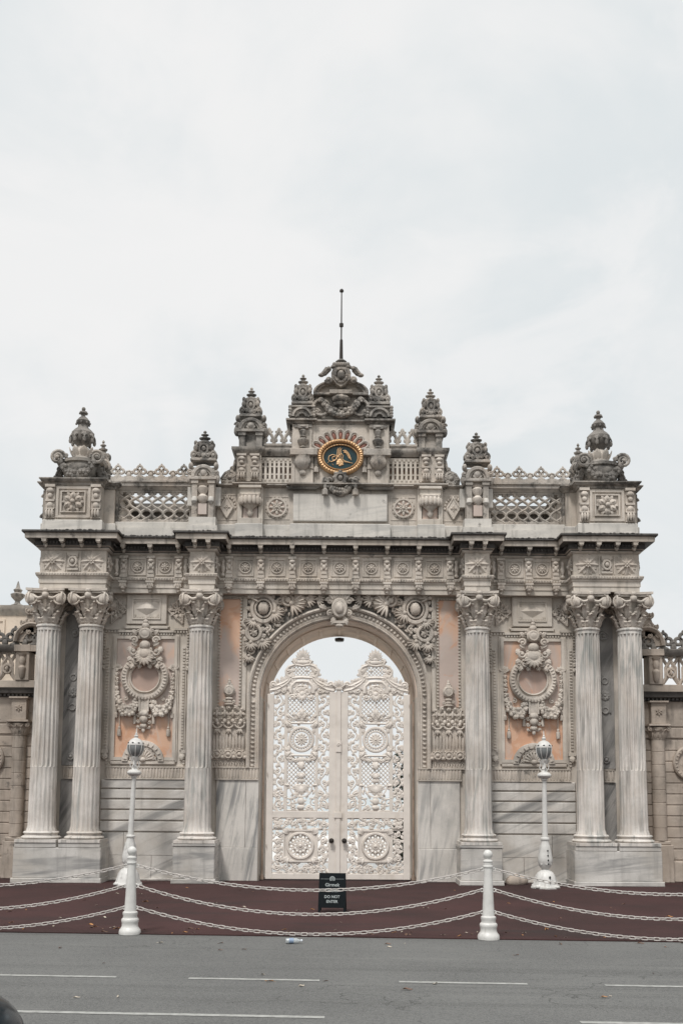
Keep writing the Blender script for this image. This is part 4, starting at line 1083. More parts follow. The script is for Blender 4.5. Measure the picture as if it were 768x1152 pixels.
obj('centre_cornice',m,M['weather'],gate)
# carved baluster columns + lotus corbels
for s in (1,):
    m=MB(); x=X(42,Z(490),yt); z0,z1=Z(506,yt),Z(478,yt)
    m.box(x-.21,x+.21,yt-.03,yt+.02,z1-.07,z1); m.box(x-.12,x+.12,yt-.1,yt,z1-.12,z1-.03)
    H=z1-z0
    m.lathe(x,yt-.02,[(.06,z0),(.1,z0+.03),(.05,z0+.08),(.12,z0+H*.25),(.13,z0+H*.36),(.05,z0+H*.46),(.08,z0+H*.5),(.05,z0+H*.54),(.09,z0+H*.72),(.06,z0+H*.8),(.11,z0+H*.86),(.1,z1-.05)],n=14,mod=lambda a,z:1+.05*cos(8*a))
    obj('carved_baluster',m,M['weather'],gate,mirror=True)
    m=MB(); zz=Z(511,yt); m.bbox(x-.34,x+.30,yt-.14,yt+.05,Z(514,yt),Z(506.5,yt),.012); obj('ledge',m,M['crest'],gate,mirror=True)
    m=MB(); z0,z1=Z(536,yt),Z(514,yt); H=z1-z0
    m.lathe(x,yt-.02,[(.01,z0),(.06,z0+H*.06),(.08,z0+H*.18),(.04,z0+H*.3),(.09,z0+H*.36),(.19,z0+H*.55),(.22,z0+H*.72),(.18,z0+H*.9),(.20,z1)],n=20,sy=.7,mod=lambda a,z:1+.07*cos(10*a))
    obj('lotus_corbel',m,M['crest'],gate,mirror=True)
    m=MB(); frame(m,x-.24,x+.24,Z(548,yt),Z(514,yt),.05,yt-.02,yt+.01); obj('corbel_frame',m,M['mid'],gate,mirror=True)
# tughra medallion
tz=Z(513,yt-.1); a1,b1=X(26.2,tz,yt-.1),X(20.6,tz,yt-.1); S_=b1/a1
med=thing_part('oval_medallion')
m=MB(); y=yt+.03
R=a1
m.arc(0,tz,[(R,y+.02),(R,y-.06),(R*.97,y-.10),(R*.90,y-.12),(R*.83,y-.10),(R*.79,y-.03)],0,2*pi,64,sz=S_)
m.arc(0,tz,[(R*.78,y),(R*.78,y-.07),(R*.735,y-.08),(R*.715,y-.02)],0,2*pi,64,sz=S_*.93)
for i in range(44):
    a=2*pi*i/44; m.ell(R*.90*cos(a),y-.115,tz+R*.90*S_*sin(a),.04,.025,.024,rot=a,nu=6,nv=4)
obj('gold_frame',m,M['gold'],med)
m=MB(); m.disc(0,tz,y-.015,y+.02,R*.79,48,sz=S_); obj('dark_oval_field',m,M['teal'],med)
m=MB()     # gilded calligraphic monogram
def tq(px,py): return (px-367)/8.53*X(1,tz,yt-.1), tz-(py-367)/8.53*X(1,tz,yt-.1)*1.0
def stroke(P,w,yy=-.035):
    pts=[];rr=[]
    for i,(a,b) in enumerate(P): x,z=tq(a,b); pts.append((x,y+yy,z)); rr.append(w*(.45 if i in(0,len(P)-1) else 1))
    m.tube(pts,rr,6)
stroke([(335,400),(335,340),(340,290),(348,272)],.012); stroke([(355,400),(352,340),(356,285),(364,266)],.013); stroke([(372,400),(368,340),(370,290),(380,275)],.011)
stroke([(385,385),(392,350),(378,330),(350,345),(318,395),(275,412),(250,390),(258,355),(290,340),(325,350),(336,372)],.011)
stroke([(336,372),(318,395),(290,388),(288,368),(305,358),(322,368)],.010)
stroke([(380,372),(400,400),(440,415),(485,425)],.012); stroke([(385,390),(410,412),(450,418)],.010)
stroke([(240,425),(262,405),(250,392)],.007)
for (a,b,rx,rz) in ((362,415,.085,.055),(362,400,.06,.05),(345,432,.05,.02),(378,436,.05,.025),(362,446,.03,.02)):
    x,z=tq(a,b); m.ell(x,y-.03,z,rx,.012,rz)
stroke([(388,302),(412,298),(436,318),(452,345),(460,375),(470,395)],.016); stroke([(398,318),(422,320),(440,342),(448,365)],.016)
for (a,b) in ((412,308),(430,330),(445,352),(455,370)): x,z=tq(a,b); m.ell(x,y-.03,z,.04,.012,.028,rot=-.7)
for (a,b) in ((290,435),(298,442)): x,z=tq(a,b); m.ell(x,y-.03,z,.012,.008,.008)
obj('gilded_monogram',m,M['gold'],med)
# radiating shell above
m=MB(); y=yt+.04
for i in range(9):
    a=radians(38+13*i) if False else radians(32+14.5*i)
    cx,cz=1.20*a1*cos(a),tz+1.34*b1*sin(a)
    u=Vector((cos(a),0,sin(a)*.9)).normalized()
    P=[(cx+.085*cos(q)-u.x*.0,cz+.085*sin(q)) for q in [2*pi*k/14 for k in range(14)]]
    t=Vector((-u.z,0,u.x))
    rim=[(cx+u.x*.10*cos(q)+t.x*.078*sin(q),y-.05,cz+u.z*.10*cos(q)+t.z*.078*sin(q)) for q in [pi*(k/10)-pi/2 for k in range(11)]]
    rim=[(cx-u.x*.13-t.x*.055,y-.04,cz-u.z*.13-t.z*.055)]+rim+[(cx-u.x*.13+t.x*.055,y-.04,cz-u.z*.13+t.z*.055)]
    m.tube(rim,.026,6)
for s in (1,-1):
    x,z=s*1.18*a1,tz+.45*b1; m.spiral(x,z,y-.03,.10,1.3,0,s,.03)
    for k,dx in enumerate((-.10,.02)):
        x=s*(1.22*a1+dx); zt_,zb_2=tz+.30*b1,tz-.52*b1+(.08 if k else 0)
        m.box(x-.035,x+.035,y-.03,y+.02,zb_2,zt_); m.lathe(x,y-.02,[(.07,zb_2-.14),(.06,zb_2-.02),(.03,zb_2),(.05,zb_2+.04)],n=8)
obj('shell_crown',m,M['crest'],gate)
m=MB()
for i in range(9):
    a=radians(32+14.5*i); cx,cz=1.17*a1*cos(a),tz+1.29*b1*sin(a); m.ell(cx,y-.01,cz,.10,.03,.05,rot=a,nu=8,nv=5)
obj('red_shell_flute',m,plain('rust_red_marble',(.36,.16,.12),.5,var=.5,scale=5),gate)
# swan-neck moulding, wreath and swag beneath
m=MB()
for s in (1,-1):
    P=[]
    for (px,py) in ((60,549),(28,549),(23,547),(17,541),(12,538.5),(8,541)):
        x,z=Q(px,py,yt); P.append((s*x,yt-.0,z))
    m.tube(P,.045,6)
    x,z=Q(17,541,yt); m.spiral(s*x,z,yt-.06,.11,1.3,0,s,.035)
    x,z=Q(17,551,yt); m.lathe(s*x,yt-.1,[(.08,z-.16),(.07,z-.03),(.03,z),(.05,z+.06),(.03,z+.12)],n=8)
m.swag((-X(15,Z(543),yt),yt-.06,Z(543,yt)),(X(15,Z(543),yt),yt-.06,Z(543,yt)),.26,.06,.10,10)
z=Z(539,yt); m.ring(0,z,yt-.08,.12,.05); m.ell(0,yt-.09,z,.06,.05,.07)
for k in range(8): a=2*pi*k/8; m.ell(.15*cos(a),yt-.09,z+.15*sin(a),.05,.05,.05,nu=6,nv=4)
obj('wreath_and_swag',m,M['weather'],gate)
# aedicule caps over the centre block, with mini finials
ym=yt-.04
for s in (1,):
    m=MB(); zt_,zh=Z(456,ym),Z(470,ym); x=X(43.5,zh,ym); hw=X(14.5,zh,ym)
    m.box(x-hw,x+hw,ym+.05,.4,zh,zt_-.02); m.bbox(x-hw*1.04,x+hw*1.04,ym-.01,.42,zt_-.05,zt_,.01)
    m.arc(x,zh+.02,[(hw*.80,ym+.3),(hw*.80,ym-.04),(hw*.62,ym-.05),(hw*.58,ym),(hw*.42,ym),(hw*.38,ym-.03),(hw*.25,ym-.03),(hw*.2,ym+.05)],0,pi,20,sz=.95)
    for q in (1,-1):
        for k in range(4): m.ell(x+q*hw*.92,ym+.02,zh+.06+k*.07,.05,.05,.05,nu=6,nv=4)
    obj('hooded_cap',m,M['weather'],gate,mirror=True)
small_finial(42.5,457.5,421.5,27,ym+.25)
# tympanum with segmental pediment, basket, swag, shield
yg=-.26
m=MB(); z0,z1=Z(470.5,yg),Z(446,yg); xw=X(29,z1,yg)
m.box(-xw,xw,yg+.05,.35,z0,z1+.02)
zz0=Z(446,yg); zz1=Z(441,yg-.1)
m.bbox(-X(31,zz1,yg),X(31,zz1,yg),yg-.10,.4,zz0,zz1,.012); m.box(-X(12.5,zz1,yg),X(12.5,zz1,yg),yg-.18,yg,zz0+.005,zz1+.03)
obj('tympanum',m,M['weather'],gate)
m=MB(); hwp=X(31,zz1,yg); hp=Z(428.5,yg)-zz1
m.arc(0,zz1,[(hwp,.35),(hwp,yg-.10),(hwp*.93,yg-.10),(hwp*.86,yg-.04),(hwp*.82,yg-.04),(hwp*.80,yg+.08)],0,pi,32,sz=hp/hwp)
m.prism([(hwp*.85*cos(pi*i/20),zz1+hp*.85*sin(pi*i/20)) for i in range(21)],yg+.06,.33)
obj('segmental_pediment',m,M['weather'],gate)
m=MB(); zz=Z(425,yg); k1=X(1,zz,yg)
m.prism([(-9*k1,zz+8*k1),(-11*k1,zz+3*k1),(-9.5*k1,zz-4*k1),(-5*k1,zz-10*k1),(0,zz-13*k1),(5*k1,zz-10*k1),(9.5*k1,zz-4*k1),(11*k1,zz+3*k1),(9*k1,zz+8*k1),(4*k1,zz+10*k1),(-4*k1,zz+10*k1)],yg-.14,.1)
m.ring(0,zz,yg-.15,6.5*k1,.035,sz=1.2); m.ell(0,yg-.17,zz,.09,.06,.12)
for a in range(6): m.ell(.13*cos(a*1.05),yg-.17,zz+.15*sin(a*1.05),.03,.03,.03,nu=6,nv=4)
for s in (1,-1):
    m.spiral(s*14*k1,zz-5*k1,yg-.1,5.2*k1,1.5,pi,-s,.05); m.spiral(s*14*k1,zz+8.5*k1,yg-.08,4*k1,1.3,pi,-s,.045)
    m.tube([(s*15*k1,yg-.05,zz+9*k1),(s*19*k1,yg-.05,zz+4*k1),(s*23*k1,yg-.05,zz+1.5*k1)],[.08,.07,.04],7)
    m.ell(s*22*k1,yg-.05,zz+2*k1,.08,.06,.05)
    m.ell(s*8*k1,yg-.08,zz+11*k1,.08,.08,.06)
m.box(-8.5*k1,8.5*k1,yg-.10,.2,zz+11*k1,zz+15.5*k1); 
for k in range(7): m.ell((k-3)*2.6*k1,yg-.11,zz+13.2*k1,.045,.05,.06)
m.lathe(0,yg+.1,[(.2,zz+15.5*k1),(.1,zz+17*k1),(.05,zz+17.5*k1),(.12,zz+19*k1),(.14,zz+20.5*k1),(.09,zz+22.5*k1),(.035,zz+24*k1),(.03,zz+26*k1)],n=14)
obj('crowning_shield',m,M['weather'],gate)
m=MB(); z0=Z(462,yg); z1=Z(446,yg); H=z1-z0
m.lathe(0,yg-.06,[(.06,z0),(.09,z0+H*.1),(.05,z0+H*.18),(.15,z0+H*.3),(.17,z0+H*.45),(.12,z0+H*.5),(.19,z0+H*.62),(.21,z0+H*.8),(.15,z1)],n=18,sy=.7,mod=lambda a,z:1+.07*cos(9*a))
xx=X(22,Z(452),yg)
m.swag((-xx,yg-.05,Z(451,yg)),(xx,yg-.05,Z(451,yg)),.36,.07,.11,14)
for s in (1,-1):
    m.ring(s*X(22,z0,yg),Z(459,yg),yg-.03,.19,.04,n=20); m.spiral(s*X(22,z0,yg),Z(451,yg),yg-.05,.10,1.2,0,s,.04); m.spiral(s*X(27.5,z0,yg),Z(464,yg),yg-.03,.11,1.3,0,-s,.035)
obj('basket_and_swag',m,M['weather'],gate)
m=MB(); zz=Z(402,yg); k1=X(1,zz,yg); yr=yg+.1
m.lathe(0,yr,[(.045,zz),(.035,zz+22*k1),(.035,zz+22.2*k1),(.018,zz+24*k1),(.018,zz+38*k1),(.05,zz+38.5*k1),(.05,zz+42*k1),(.017,zz+42.5*k1),(.014,zz+79*k1),(.05,zz+80*k1),(.05,zz+82*k1),(.004,zz+84*k1)],n=8)
obj('lightning_rod',m,M['iron'],gate)

# ------------------------------------------------------------ the iron-cast gate leaves (cream)
yo=.14
def dq(off,py): z=Z(py,yo); return X(off,z,yo),z
def build_leaf():
    # built for x>0, mirrored for the other leaf
    xl0=dq(1.5,850)[0]; xl1=dq(80.5,850)[0]; z0=.03
    zt=Z(781,yo); zr1_,zr0_=Z(912.7,yo),Z(920.5,yo); zb_=Z(983,yo)
    m=MB(); t=.08
    def bar(a,b,za,zb2,y=yo,tt=t): m.bbox(dq(a,850)[0],dq(b,850)[0],y,y+tt,za,zb2,.008)
    bar(1.5,10.6,z0,zt+.05); bar(73,80.5,z0,zt); bar(10.6,73,z0,zb_); bar(10.6,73,zr0_,zr1_)
    m.bbox(dq(23,850)[0],dq(26.2,850)[0],yo+.003,yo+t,zr1_,zt,.006); m.bbox(dq(57.3,850)[0],dq(61,850)[0],yo+.003,yo+t,zr1_,zt,.006)
    return_frame=m
    return m,zt,zr1_,zr0_,zb_
m,zt,zr1_,zr0_,zb_=build_leaf()
leafobj=obj('gate_leaf',m,M['door'],gate)
def DX(off): return dq(off,850)[0]
yy=yo+.03
# scroll strips
rnd=random.Random(11)
def scroll_strip(m,xa,xb,z0,z1,dense=1.0):
    w=xb-xa; cx=(xa+xb)/2; p=w*1.05; n=max(2,round((z1-z0)/p)); p=(z1-z0)/n
    pts=[(cx+w*.30*sin(pi*i/6),yy,z0+p*i/6) for i in range(6*n+1)]; m.tube(pts,.02,6)
    for k in range(n):
        s=1 if k%2==0 else -1; zc=z0+p*(k+.5)
        m.spiral(cx-s*w*.10,zc,yy,w*.30,1.4,0 if s<0 else pi,s,.022)
        for j in range(8):
            a=rnd.uniform(0,2*pi); m.rleaf(cx+s*w*.05+w*.22*cos(a),zc+w*.26*sin(a),yy,a,w*.36,.065,.25)
        for sx in (xa,xb):
            m.ell(sx,yy,zc,.03,.02,.045,nu=6,nv=4); m.rleaf(sx,zc-p*.3,yy,(.7 if sx==xa else pi-.7),w*.3,.05)
for a,b in ((10.6,23),(61,73)):
    m=MB(); scroll_strip(m,DX(a),DX(b),zr1_,zt-.02); obj('scroll_strip',m,M['door'],leafobj)
# central lattice
def lattice(m,xa,xb,z0,z1,step=.10,r=.0115):
    w=xb-xa; h=z1-z0
    for sgn in (1,-1):
        k=-int(h/step)-1
        while k*step<w+h:
            # line x = k*step + sgn*z
            if sgn>0: p=(k*step,0); q=(k*step+h,h)
            else: p=(k*step,0); q=(k*step-h,h)
            (ax,az),(bx_,bz)=p,q
            # clip to 0..w
            def clip(ax,az,bx_,bz):
                dx=bx_-ax; t0,t1=0,1
                ta,tb=(0-ax)/dx,(w-ax)/dx
                if ta>tb: ta,tb=tb,ta
                t0=max(t0,ta); t1=min(t1,tb)
                return None if t0>=t1 else (ax+dx*t0,az+(bz-az)*t0,ax+dx*t1,az+(bz-az)*t1)
            c=clip(ax,az,bx_,bz)
            if c: m.tube([(xa+c[0],yy+.005*sgn,z0+c[1]),(xa+c[2],yy+.005*sgn,z0+c[3])],r,4)
            k+=1
xc0,xc1=DX(26.2),DX(57.3); xm=(xc0+xc1)/2
m=MB(); zl=Z(812,yo); lattice(m,xc0,xc1,zl,zt); obj('diamond_lattice',m,M['door'],leafobj)
m=MB(); lattice(m,xc0,xc1,Z(886,yo),Z(852,yo))
obj('diamond_lattice',m,M['door'],leafobj)
# roundel
m=MB(); rz=Z(832,yo); RR=DX(14.2); y2=yy-.02
m.ring(xm,rz,y2,RR*.93,.035,n=32); m.ring(xm,rz,y2,RR*.66,.022,n=28); m.rosette(xm,rz,y2,RR*.62,12,False)
for i in range(24): a=2*pi*i/24; m.tube([(xm+RR*.64*cos(a),y2+.02,rz+RR*.64*sin(a)),(xm+RR*.92*cos(a),y2+.02,rz+RR*.92*sin(a))],.015,4)
for s in (1,-1):
    z=rz+s*RR*1.28; m.tube([(xc0,y2,z+s*.06),(xc0+.08,y2,z),(xm-.12,y2,z-.0*s),(xm+.12,y2,z),(xc1-.08,y2,z),(xc1,y2,z+s*.06)],.028,6)
    for q in (1,-1):
        for (dx,dz,R) in ((.25,.12,.09),(.27,-.08,.07),(.12,.16,.07)):
            m.spiral(xm+q*dx,z+s*dz*.7,y2,R,1.3,0,q*s,.022)
            m.rleaf(xm+q*dx,z+s*dz,y2,q*.7 if q>0 else pi-.7,.14,.07)
        m.rleaf(xm+q*.28,rz+s*RR*.9,y2,(pi/2-q*.5)*s,.18,.1); m.ell(xm+q*.29,y2+.01,rz+s*RR*.75,.05,.02,.08)
    m.ell(xm,y2,z+s*.10,.10,.03,.07); m.rleaf(xm,z+s*.12,y2,s*pi/2,.22,.16)
for k in range(55):
    x=rnd.uniform(xc0+.02,xc1-.02); z=rnd.uniform(rz-RR*1.28,rz+RR*1.28)
    if sqrt((x-xm)**2+(z-rz)**2)<RR*1.06: continue
    m.rleaf(x,z,yy,rnd.uniform(0,6.3),.13,.07,.2)
obj('roundel',m,M['door'],leafobj)
# hanging ornament under the hood + half bowl ornament
m=MB(); z=zt-.02
for k in range(5): m.rleaf(xm,z+.02,y2,-pi/2+(k-2)*.45,.20-.02*abs(k-2),.07,.25)
m.ell(xm,y2,z+.02,.07,.04,.07)
m.tube([(xm,y2+.02,z),(xm,y2+.02,z-.66)],.015,5)
for q in (1,-1): m.tube([(xm,y2+.01,z-.02),(xm+q*.22,y2+.01,z-.06)],.015,5); m.tube([(xm,y2+.02,z-.66),(xm+q*.2,y2+.01,zl+.06)],.015,5)
for k,(w,dz) in enumerate(((.05,-.38),(.035,-.48),(.05,-.56),(.07,-.64))): m.ell(xm,y2,z+dz,w,.025,.05)
for q in (1,-1):
    m.spiral(xm+q*.22,z-.06,y2,.10,1.3,0,q,.03); m.rleaf(xm,zl+.04,y2,pi/2-q*.6,.2,.1)
obj('hanging_ornament',m,M['door'],leafobj); m=MB(); zb2=Z(884,yo); R=DX(13.5)
m.arc(xm,zb2,[(R,y2+.03),(R,y2-.02),(R*.9,y2-.02),(R*.88,y2+.03)],pi,2*pi,20)
m.arc(xm,zb2,[(R*.7,y2+.03),(R*.7,y2-.0),(R*.62,y2-.0),(R*.6,y2+.03)],pi,2*pi,20)
for k in range(9): a=pi+pi*(k+.5)/9; m.rleaf(xm,zb2,y2+.01,a,R*.66,.09,.2)
for q in (1,-1): m.ell(xm+q*R*1.15,y2,zb2+.01,.07,.03,.025); m.tube([(xm+q*R,y2,zb2),(xm+q*R*1.3,y2,zb2+.03)],.02,5)
m.ell(xm,y2,zb2-R-.08,.09,.03,.09); m.ell(xm,y2,zb2-R-.22,.10,.03,.06)
for k in range(5): m.rleaf(xm,Z(870,yo),y2,-pi/2+(k-2)*.5,.14,.07)
m.ell(xm,y2,zb2+.12,.1,.02,.06)
obj('leaf_ornament',m,M['door'],leafobj)
# lower acanthus fill of the upper panel
m=MB(); zA=zr1_; zB_=Z(886,yo)
for q in (1,-1):
    for (dx,py,R,a,d) in ((.30,903,.13,0,1),(.52,905,.12,2,-1),(.18,908,.08,4,1),(.45,892,.10,3,1),(.36,897,.07,1,-1),(.55,896,.07,5,1)):
        m.spiral(xm+q*dx,Z(py,yo),yy,R,1.4,a if q>0 else pi-a,d*q,.024)
for k in range(48):
    x=rnd.uniform(xc0,xc1); z=rnd.uniform(zA,zB_); 
    if sqrt((x-xm)**2+(z-zb2)**2)<R*.8 and z<zb2: continue
    m.rleaf(x,z,yy,rnd.uniform(0,6.3),rnd.uniform(.08,.14),.05,.25)
m.tube([(xc0,yy,zA+.02),(xc1,yy,zA+.02)],.02,5)
obj('acanthus_fill',m,M['door'],leafobj)
# lower panel
m=MB(); xa,xb=DX(10.6),DX(73); xs0,xs1=DX(22),DX(61); zs0,zs1=Z(970,yo),Z(933.5,yo)
for (a,b,c,d,n) in ((xa,xb,zs1,zr0_,90),(xa,xb,zb_,zs0,80),(xa,xs0,zs0,zs1,42),(xs1,xb,zs0,zs1,42)):
    for k in range(n):
        x=rnd.uniform(a,b); z=rnd.uniform(c,d); m.rleaf(x,z,yy,rnd.uniform(0,6.3),rnd.uniform(.08,.15),.06,.25)
    nx_=max(1,round((b-a)/.2)); nz_=max(1,round((d-c)/.2))
    for i in range(nx_):
        for j in range(nz_): m.spiral(a+(b-a)*(i+.5)/nx_,c+(d-c)*(j+.5)/nz_,yy-.01,.085,1.4,i*2+j,1 if (i+j)%2 else -1,.02)
    m.box(a,b,yy+.01,yy+.03,c,c+.02); m.box(a,b,yy+.01,yy+.03,d-.02,d)
obj('lower_scrollwork',m,M['door'],leafobj)
m=MB(); zc2=(zs0+zs1)/2; R2=DX(13.9); n=32
# square plate with round hole
vs=[];fs=[]
for i in range(n):
    a=2*pi*i/n+pi/4; c,s=cos(a),sin(a); k=1/max(abs(c),abs(s)); hx,hz=(xs1-xs0)/2,(zs1-zs0)/2
    for yv_ in (yy-.02,yy+.03): vs+= [(xm+R2*c,yv_,zc2+R2*s),(xm+hx*k*c,yv_,zc2+hz*k*s)]
for i in range(n):
    j=(i+1)%n; fs+= [(4*i,4*j,4*j+1,4*i+1),(4*i+2,4*i+3,4*j+3,4*j+2),(4*i,4*i+2,4*j+2,4*j),(4*i+1,4*j+1,4*j+3,4*i+3)]
m.add(vs,fs)
frame(m,xs0,xs1,zs0,zs1,.035,yy-.045,yy-.018); m.ring(xm,zc2,yy-.03,R2,.035,n=36)
for i in range(10):      # openwork boss
    a=2*pi*i/10; m.ring(xm+R2*.72*cos(a),zc2+R2*.72*sin(a),yy-.0,R2*.15,.022,n=10)
    m.ring(xm+R2*.42*cos(a+.3),zc2+R2*.42*sin(a+.3),yy-.04,R2*.11,.018,n=10)
m.ring(xm,zc2,yy-.05,R2*.22,.02,n=14); m.ell(xm,yy-.06,zc2,.05,.03,.05)
for q in (1,-1):
    for w in (1,-1): 
        for k in range(3): m.rleaf(xm+q*R2*.95,zc2+w*R2*.95,yy-.02,(pi/4 if q>0 else 3*pi/4)*w+(k-1)*.5,.16,.07)
obj('square_roundel_panel',m,M['door'],leafobj)
# crest: silhouette of scroll hood with palmette
m=MB()
def cq(px,py):       # from the 7.68x crop of the left leaf: axis at 385
    z=Z(720+py/7.68,yo); return xm+X((385-px)/7.68,z,yo),z
# solid hood band and shoulders (both sides)
def rib(P,w,tt=.05):
    m.tube([(cq(a,b)[0],yy-.0,cq(a,b)[1]) for a,b in P],w,6)
for q in (1,-1):
    f=lambda P:[(385+q*(a-385),b) for a,b in P]
    rib(f([(385,360),(330,365),(295,400),(290,460)]),.05); rib(f([(385,395),(350,400),(325,430),(320,465)]),.03)
    rib(f([(300,180),(320,215),(270,235),(248,270),(250,300),(275,330),(265,350),(230,372),(180,395),(130,400)]),.045)
    rib(f([(290,340),(260,375),(225,400),(170,430),(110,440)]),.045)
    rib(f([(320,215),(385,225)]),.035); rib(f([(300,330),(385,325)]),.04); rib(f([(320,215),(300,260),(302,330)]),.02)
    for (a,b,R,ang) in ((135,390,.11,0),(265,270,.09,2),(285,320,.08,3),(330,190,.08,1),(200,400,.08,1),(160,430,.07,4),(250,390,.07,2),(345,265,.04,1),(230,440,.08,3),(340,440,.07,2),(120,445,.06,1)):
        x,z=cq(*f([(a,b)])[0]); m.spiral(x,z,yy-.01,R,1.4,ang if q<0 else pi-ang,-q,R*.3)
    for k in range(42):
        t=rnd.random(); base=f([(130+t*170,(420-60*t)+rnd.uniform(-30,40))])[0]
        x,z=cq(*base); m.rleaf(x,z,yy,rnd.uniform(0,6.3),.13,.08,.25)
    for k in range(16):
        base=f([(rnd.uniform(255,300),rnd.uniform(230,350))])[0]; x,z=cq(*base); m.rleaf(x,z,yy,rnd.uniform(0,6.3),.11,.08,.25)
    for k in range(10):
        base=f([(rnd.uniform(315,385),rnd.uniform(175,220))])[0]; x,z=cq(*base); m.rleaf(x,z,yy,rnd.uniform(0,6.3),.12,.09,.25)
    for k in range(14):
        base=f([(rnd.uniform(310,385),rnd.uniform(385,460))])[0]; x,z=cq(*base); m.rleaf(x,z,yy,rnd.uniform(0,6.3),.12,.08,.25)
    for k in range(5): x,z=cq(*f([(210+k*25,372-k*8)])[0]); m.rleaf(x,z,yy,pi/2,.12,.08)
x,z=cq(390,165)
for k in range(9): m.rleaf(x,z,yy-.01,pi/2+(k-4)*.36,.26-.022*abs(k-4),.07,.2)
m.ell(x,yy,z,.10,.04,.07); m.ell(x,yy-.01,z-.08,.2,.03,.06)
cx_,cz_=cq(385,462); cx2,cz2=cq(318,398)
m.prism([(cx_+abs(cx2-cx_)*1.25*cos(pi*i/14),cz_+(cz2-cz_)*1.0*sin(pi*i/14)) for i in range(15)],yy+.0,yy+.03)
# frame continuing over the strips
m.box(DX(10.6),DX(73),yy+.0,yy+.03,zt-.03,zt+.12)
xa_,za_=cq(298,330); xb_,zb3=cq(472,232)
obj('scroll_crest',m,M['door'],leafobj)
m=MB(); lattice(m,min(xa_,xb_),max(xa_,xb_),za_,zb3,.085,.010); obj('crest_lattice',m,M['door'],leafobj)
m=MB(); kx_,kz_=dq(7.2,945.7)
m.lathe(0,0,[(.055,0),(.055,.02),(.02,.03),(.02,.06),(.05,.075),(.06,.10),(.045,.13),(.01,.14)],n=14)
me=m.mesh('knob'); fix(me); me.materials.append(M['iron']); o=obj('door_knob',me,None,leafobj,loc=(kx_,yo,kz_)); o.rotation_euler=(pi/2,0,0)
m=MB(); m.box(kx_-.02,kx_+.02,yo-.01,yo,kz_-.2,kz_-.12); m.disc(kx_,kz_-.11,yo-.012,yo,.03,10); obj('keyhole_plate',m,M['door'],leafobj)
# pivot bar with clamps
m=MB(); xh=DX(84); m.lathe(xh,yo+.02,[(.024,.02),(.024,SP-.1)],n=8); m.lathe(xh,yo+.02,[(.05,.02),(.05,.12)],n=8)
for py in (794,871.5,952): z=Z(py,yo); m.box(xh-.09,DX(79.5),yo-.05,yo+.09,z-.035,z+.035)
obj('pivot_bar',m,M['rust'],leafobj)
mir(leafobj)
# meeting stile (fixed to one leaf visually): central post with small capital
m=MB(); m.bbox(-.055,.055,yo-.03,yo+.09,.03,Z(776,yo),.012); m.box(-.08,.08,yo-.05,yo+.08,Z(776,yo),Z(774,yo)); 
for k in range(5): m.rleaf(0,Z(774,yo),yo,pi/2+(k-2)*.5,.2,.1)
m.box(-.09,.09,yo-.045,yo,Z(920,yo),Z(914,yo)); m.box(-.06,.06,yo-.05,yo,Z(846,yo),Z(834,yo)); m.spiral(0,Z(838,yo),yo-.05,.06,1.2,0,1,.015)
obj('meeting_post',m,M['door'],gate)
# lamp hanging at the crown of the passage
m=MB(); z=SP+r0-.07; m.lathe(0,2.1,[(.10,z-.10),(.12,z-.07),(.12,z-.02),(.03,z)],n=12)
obj('ceiling_fixture',m,M['iron'],gate)
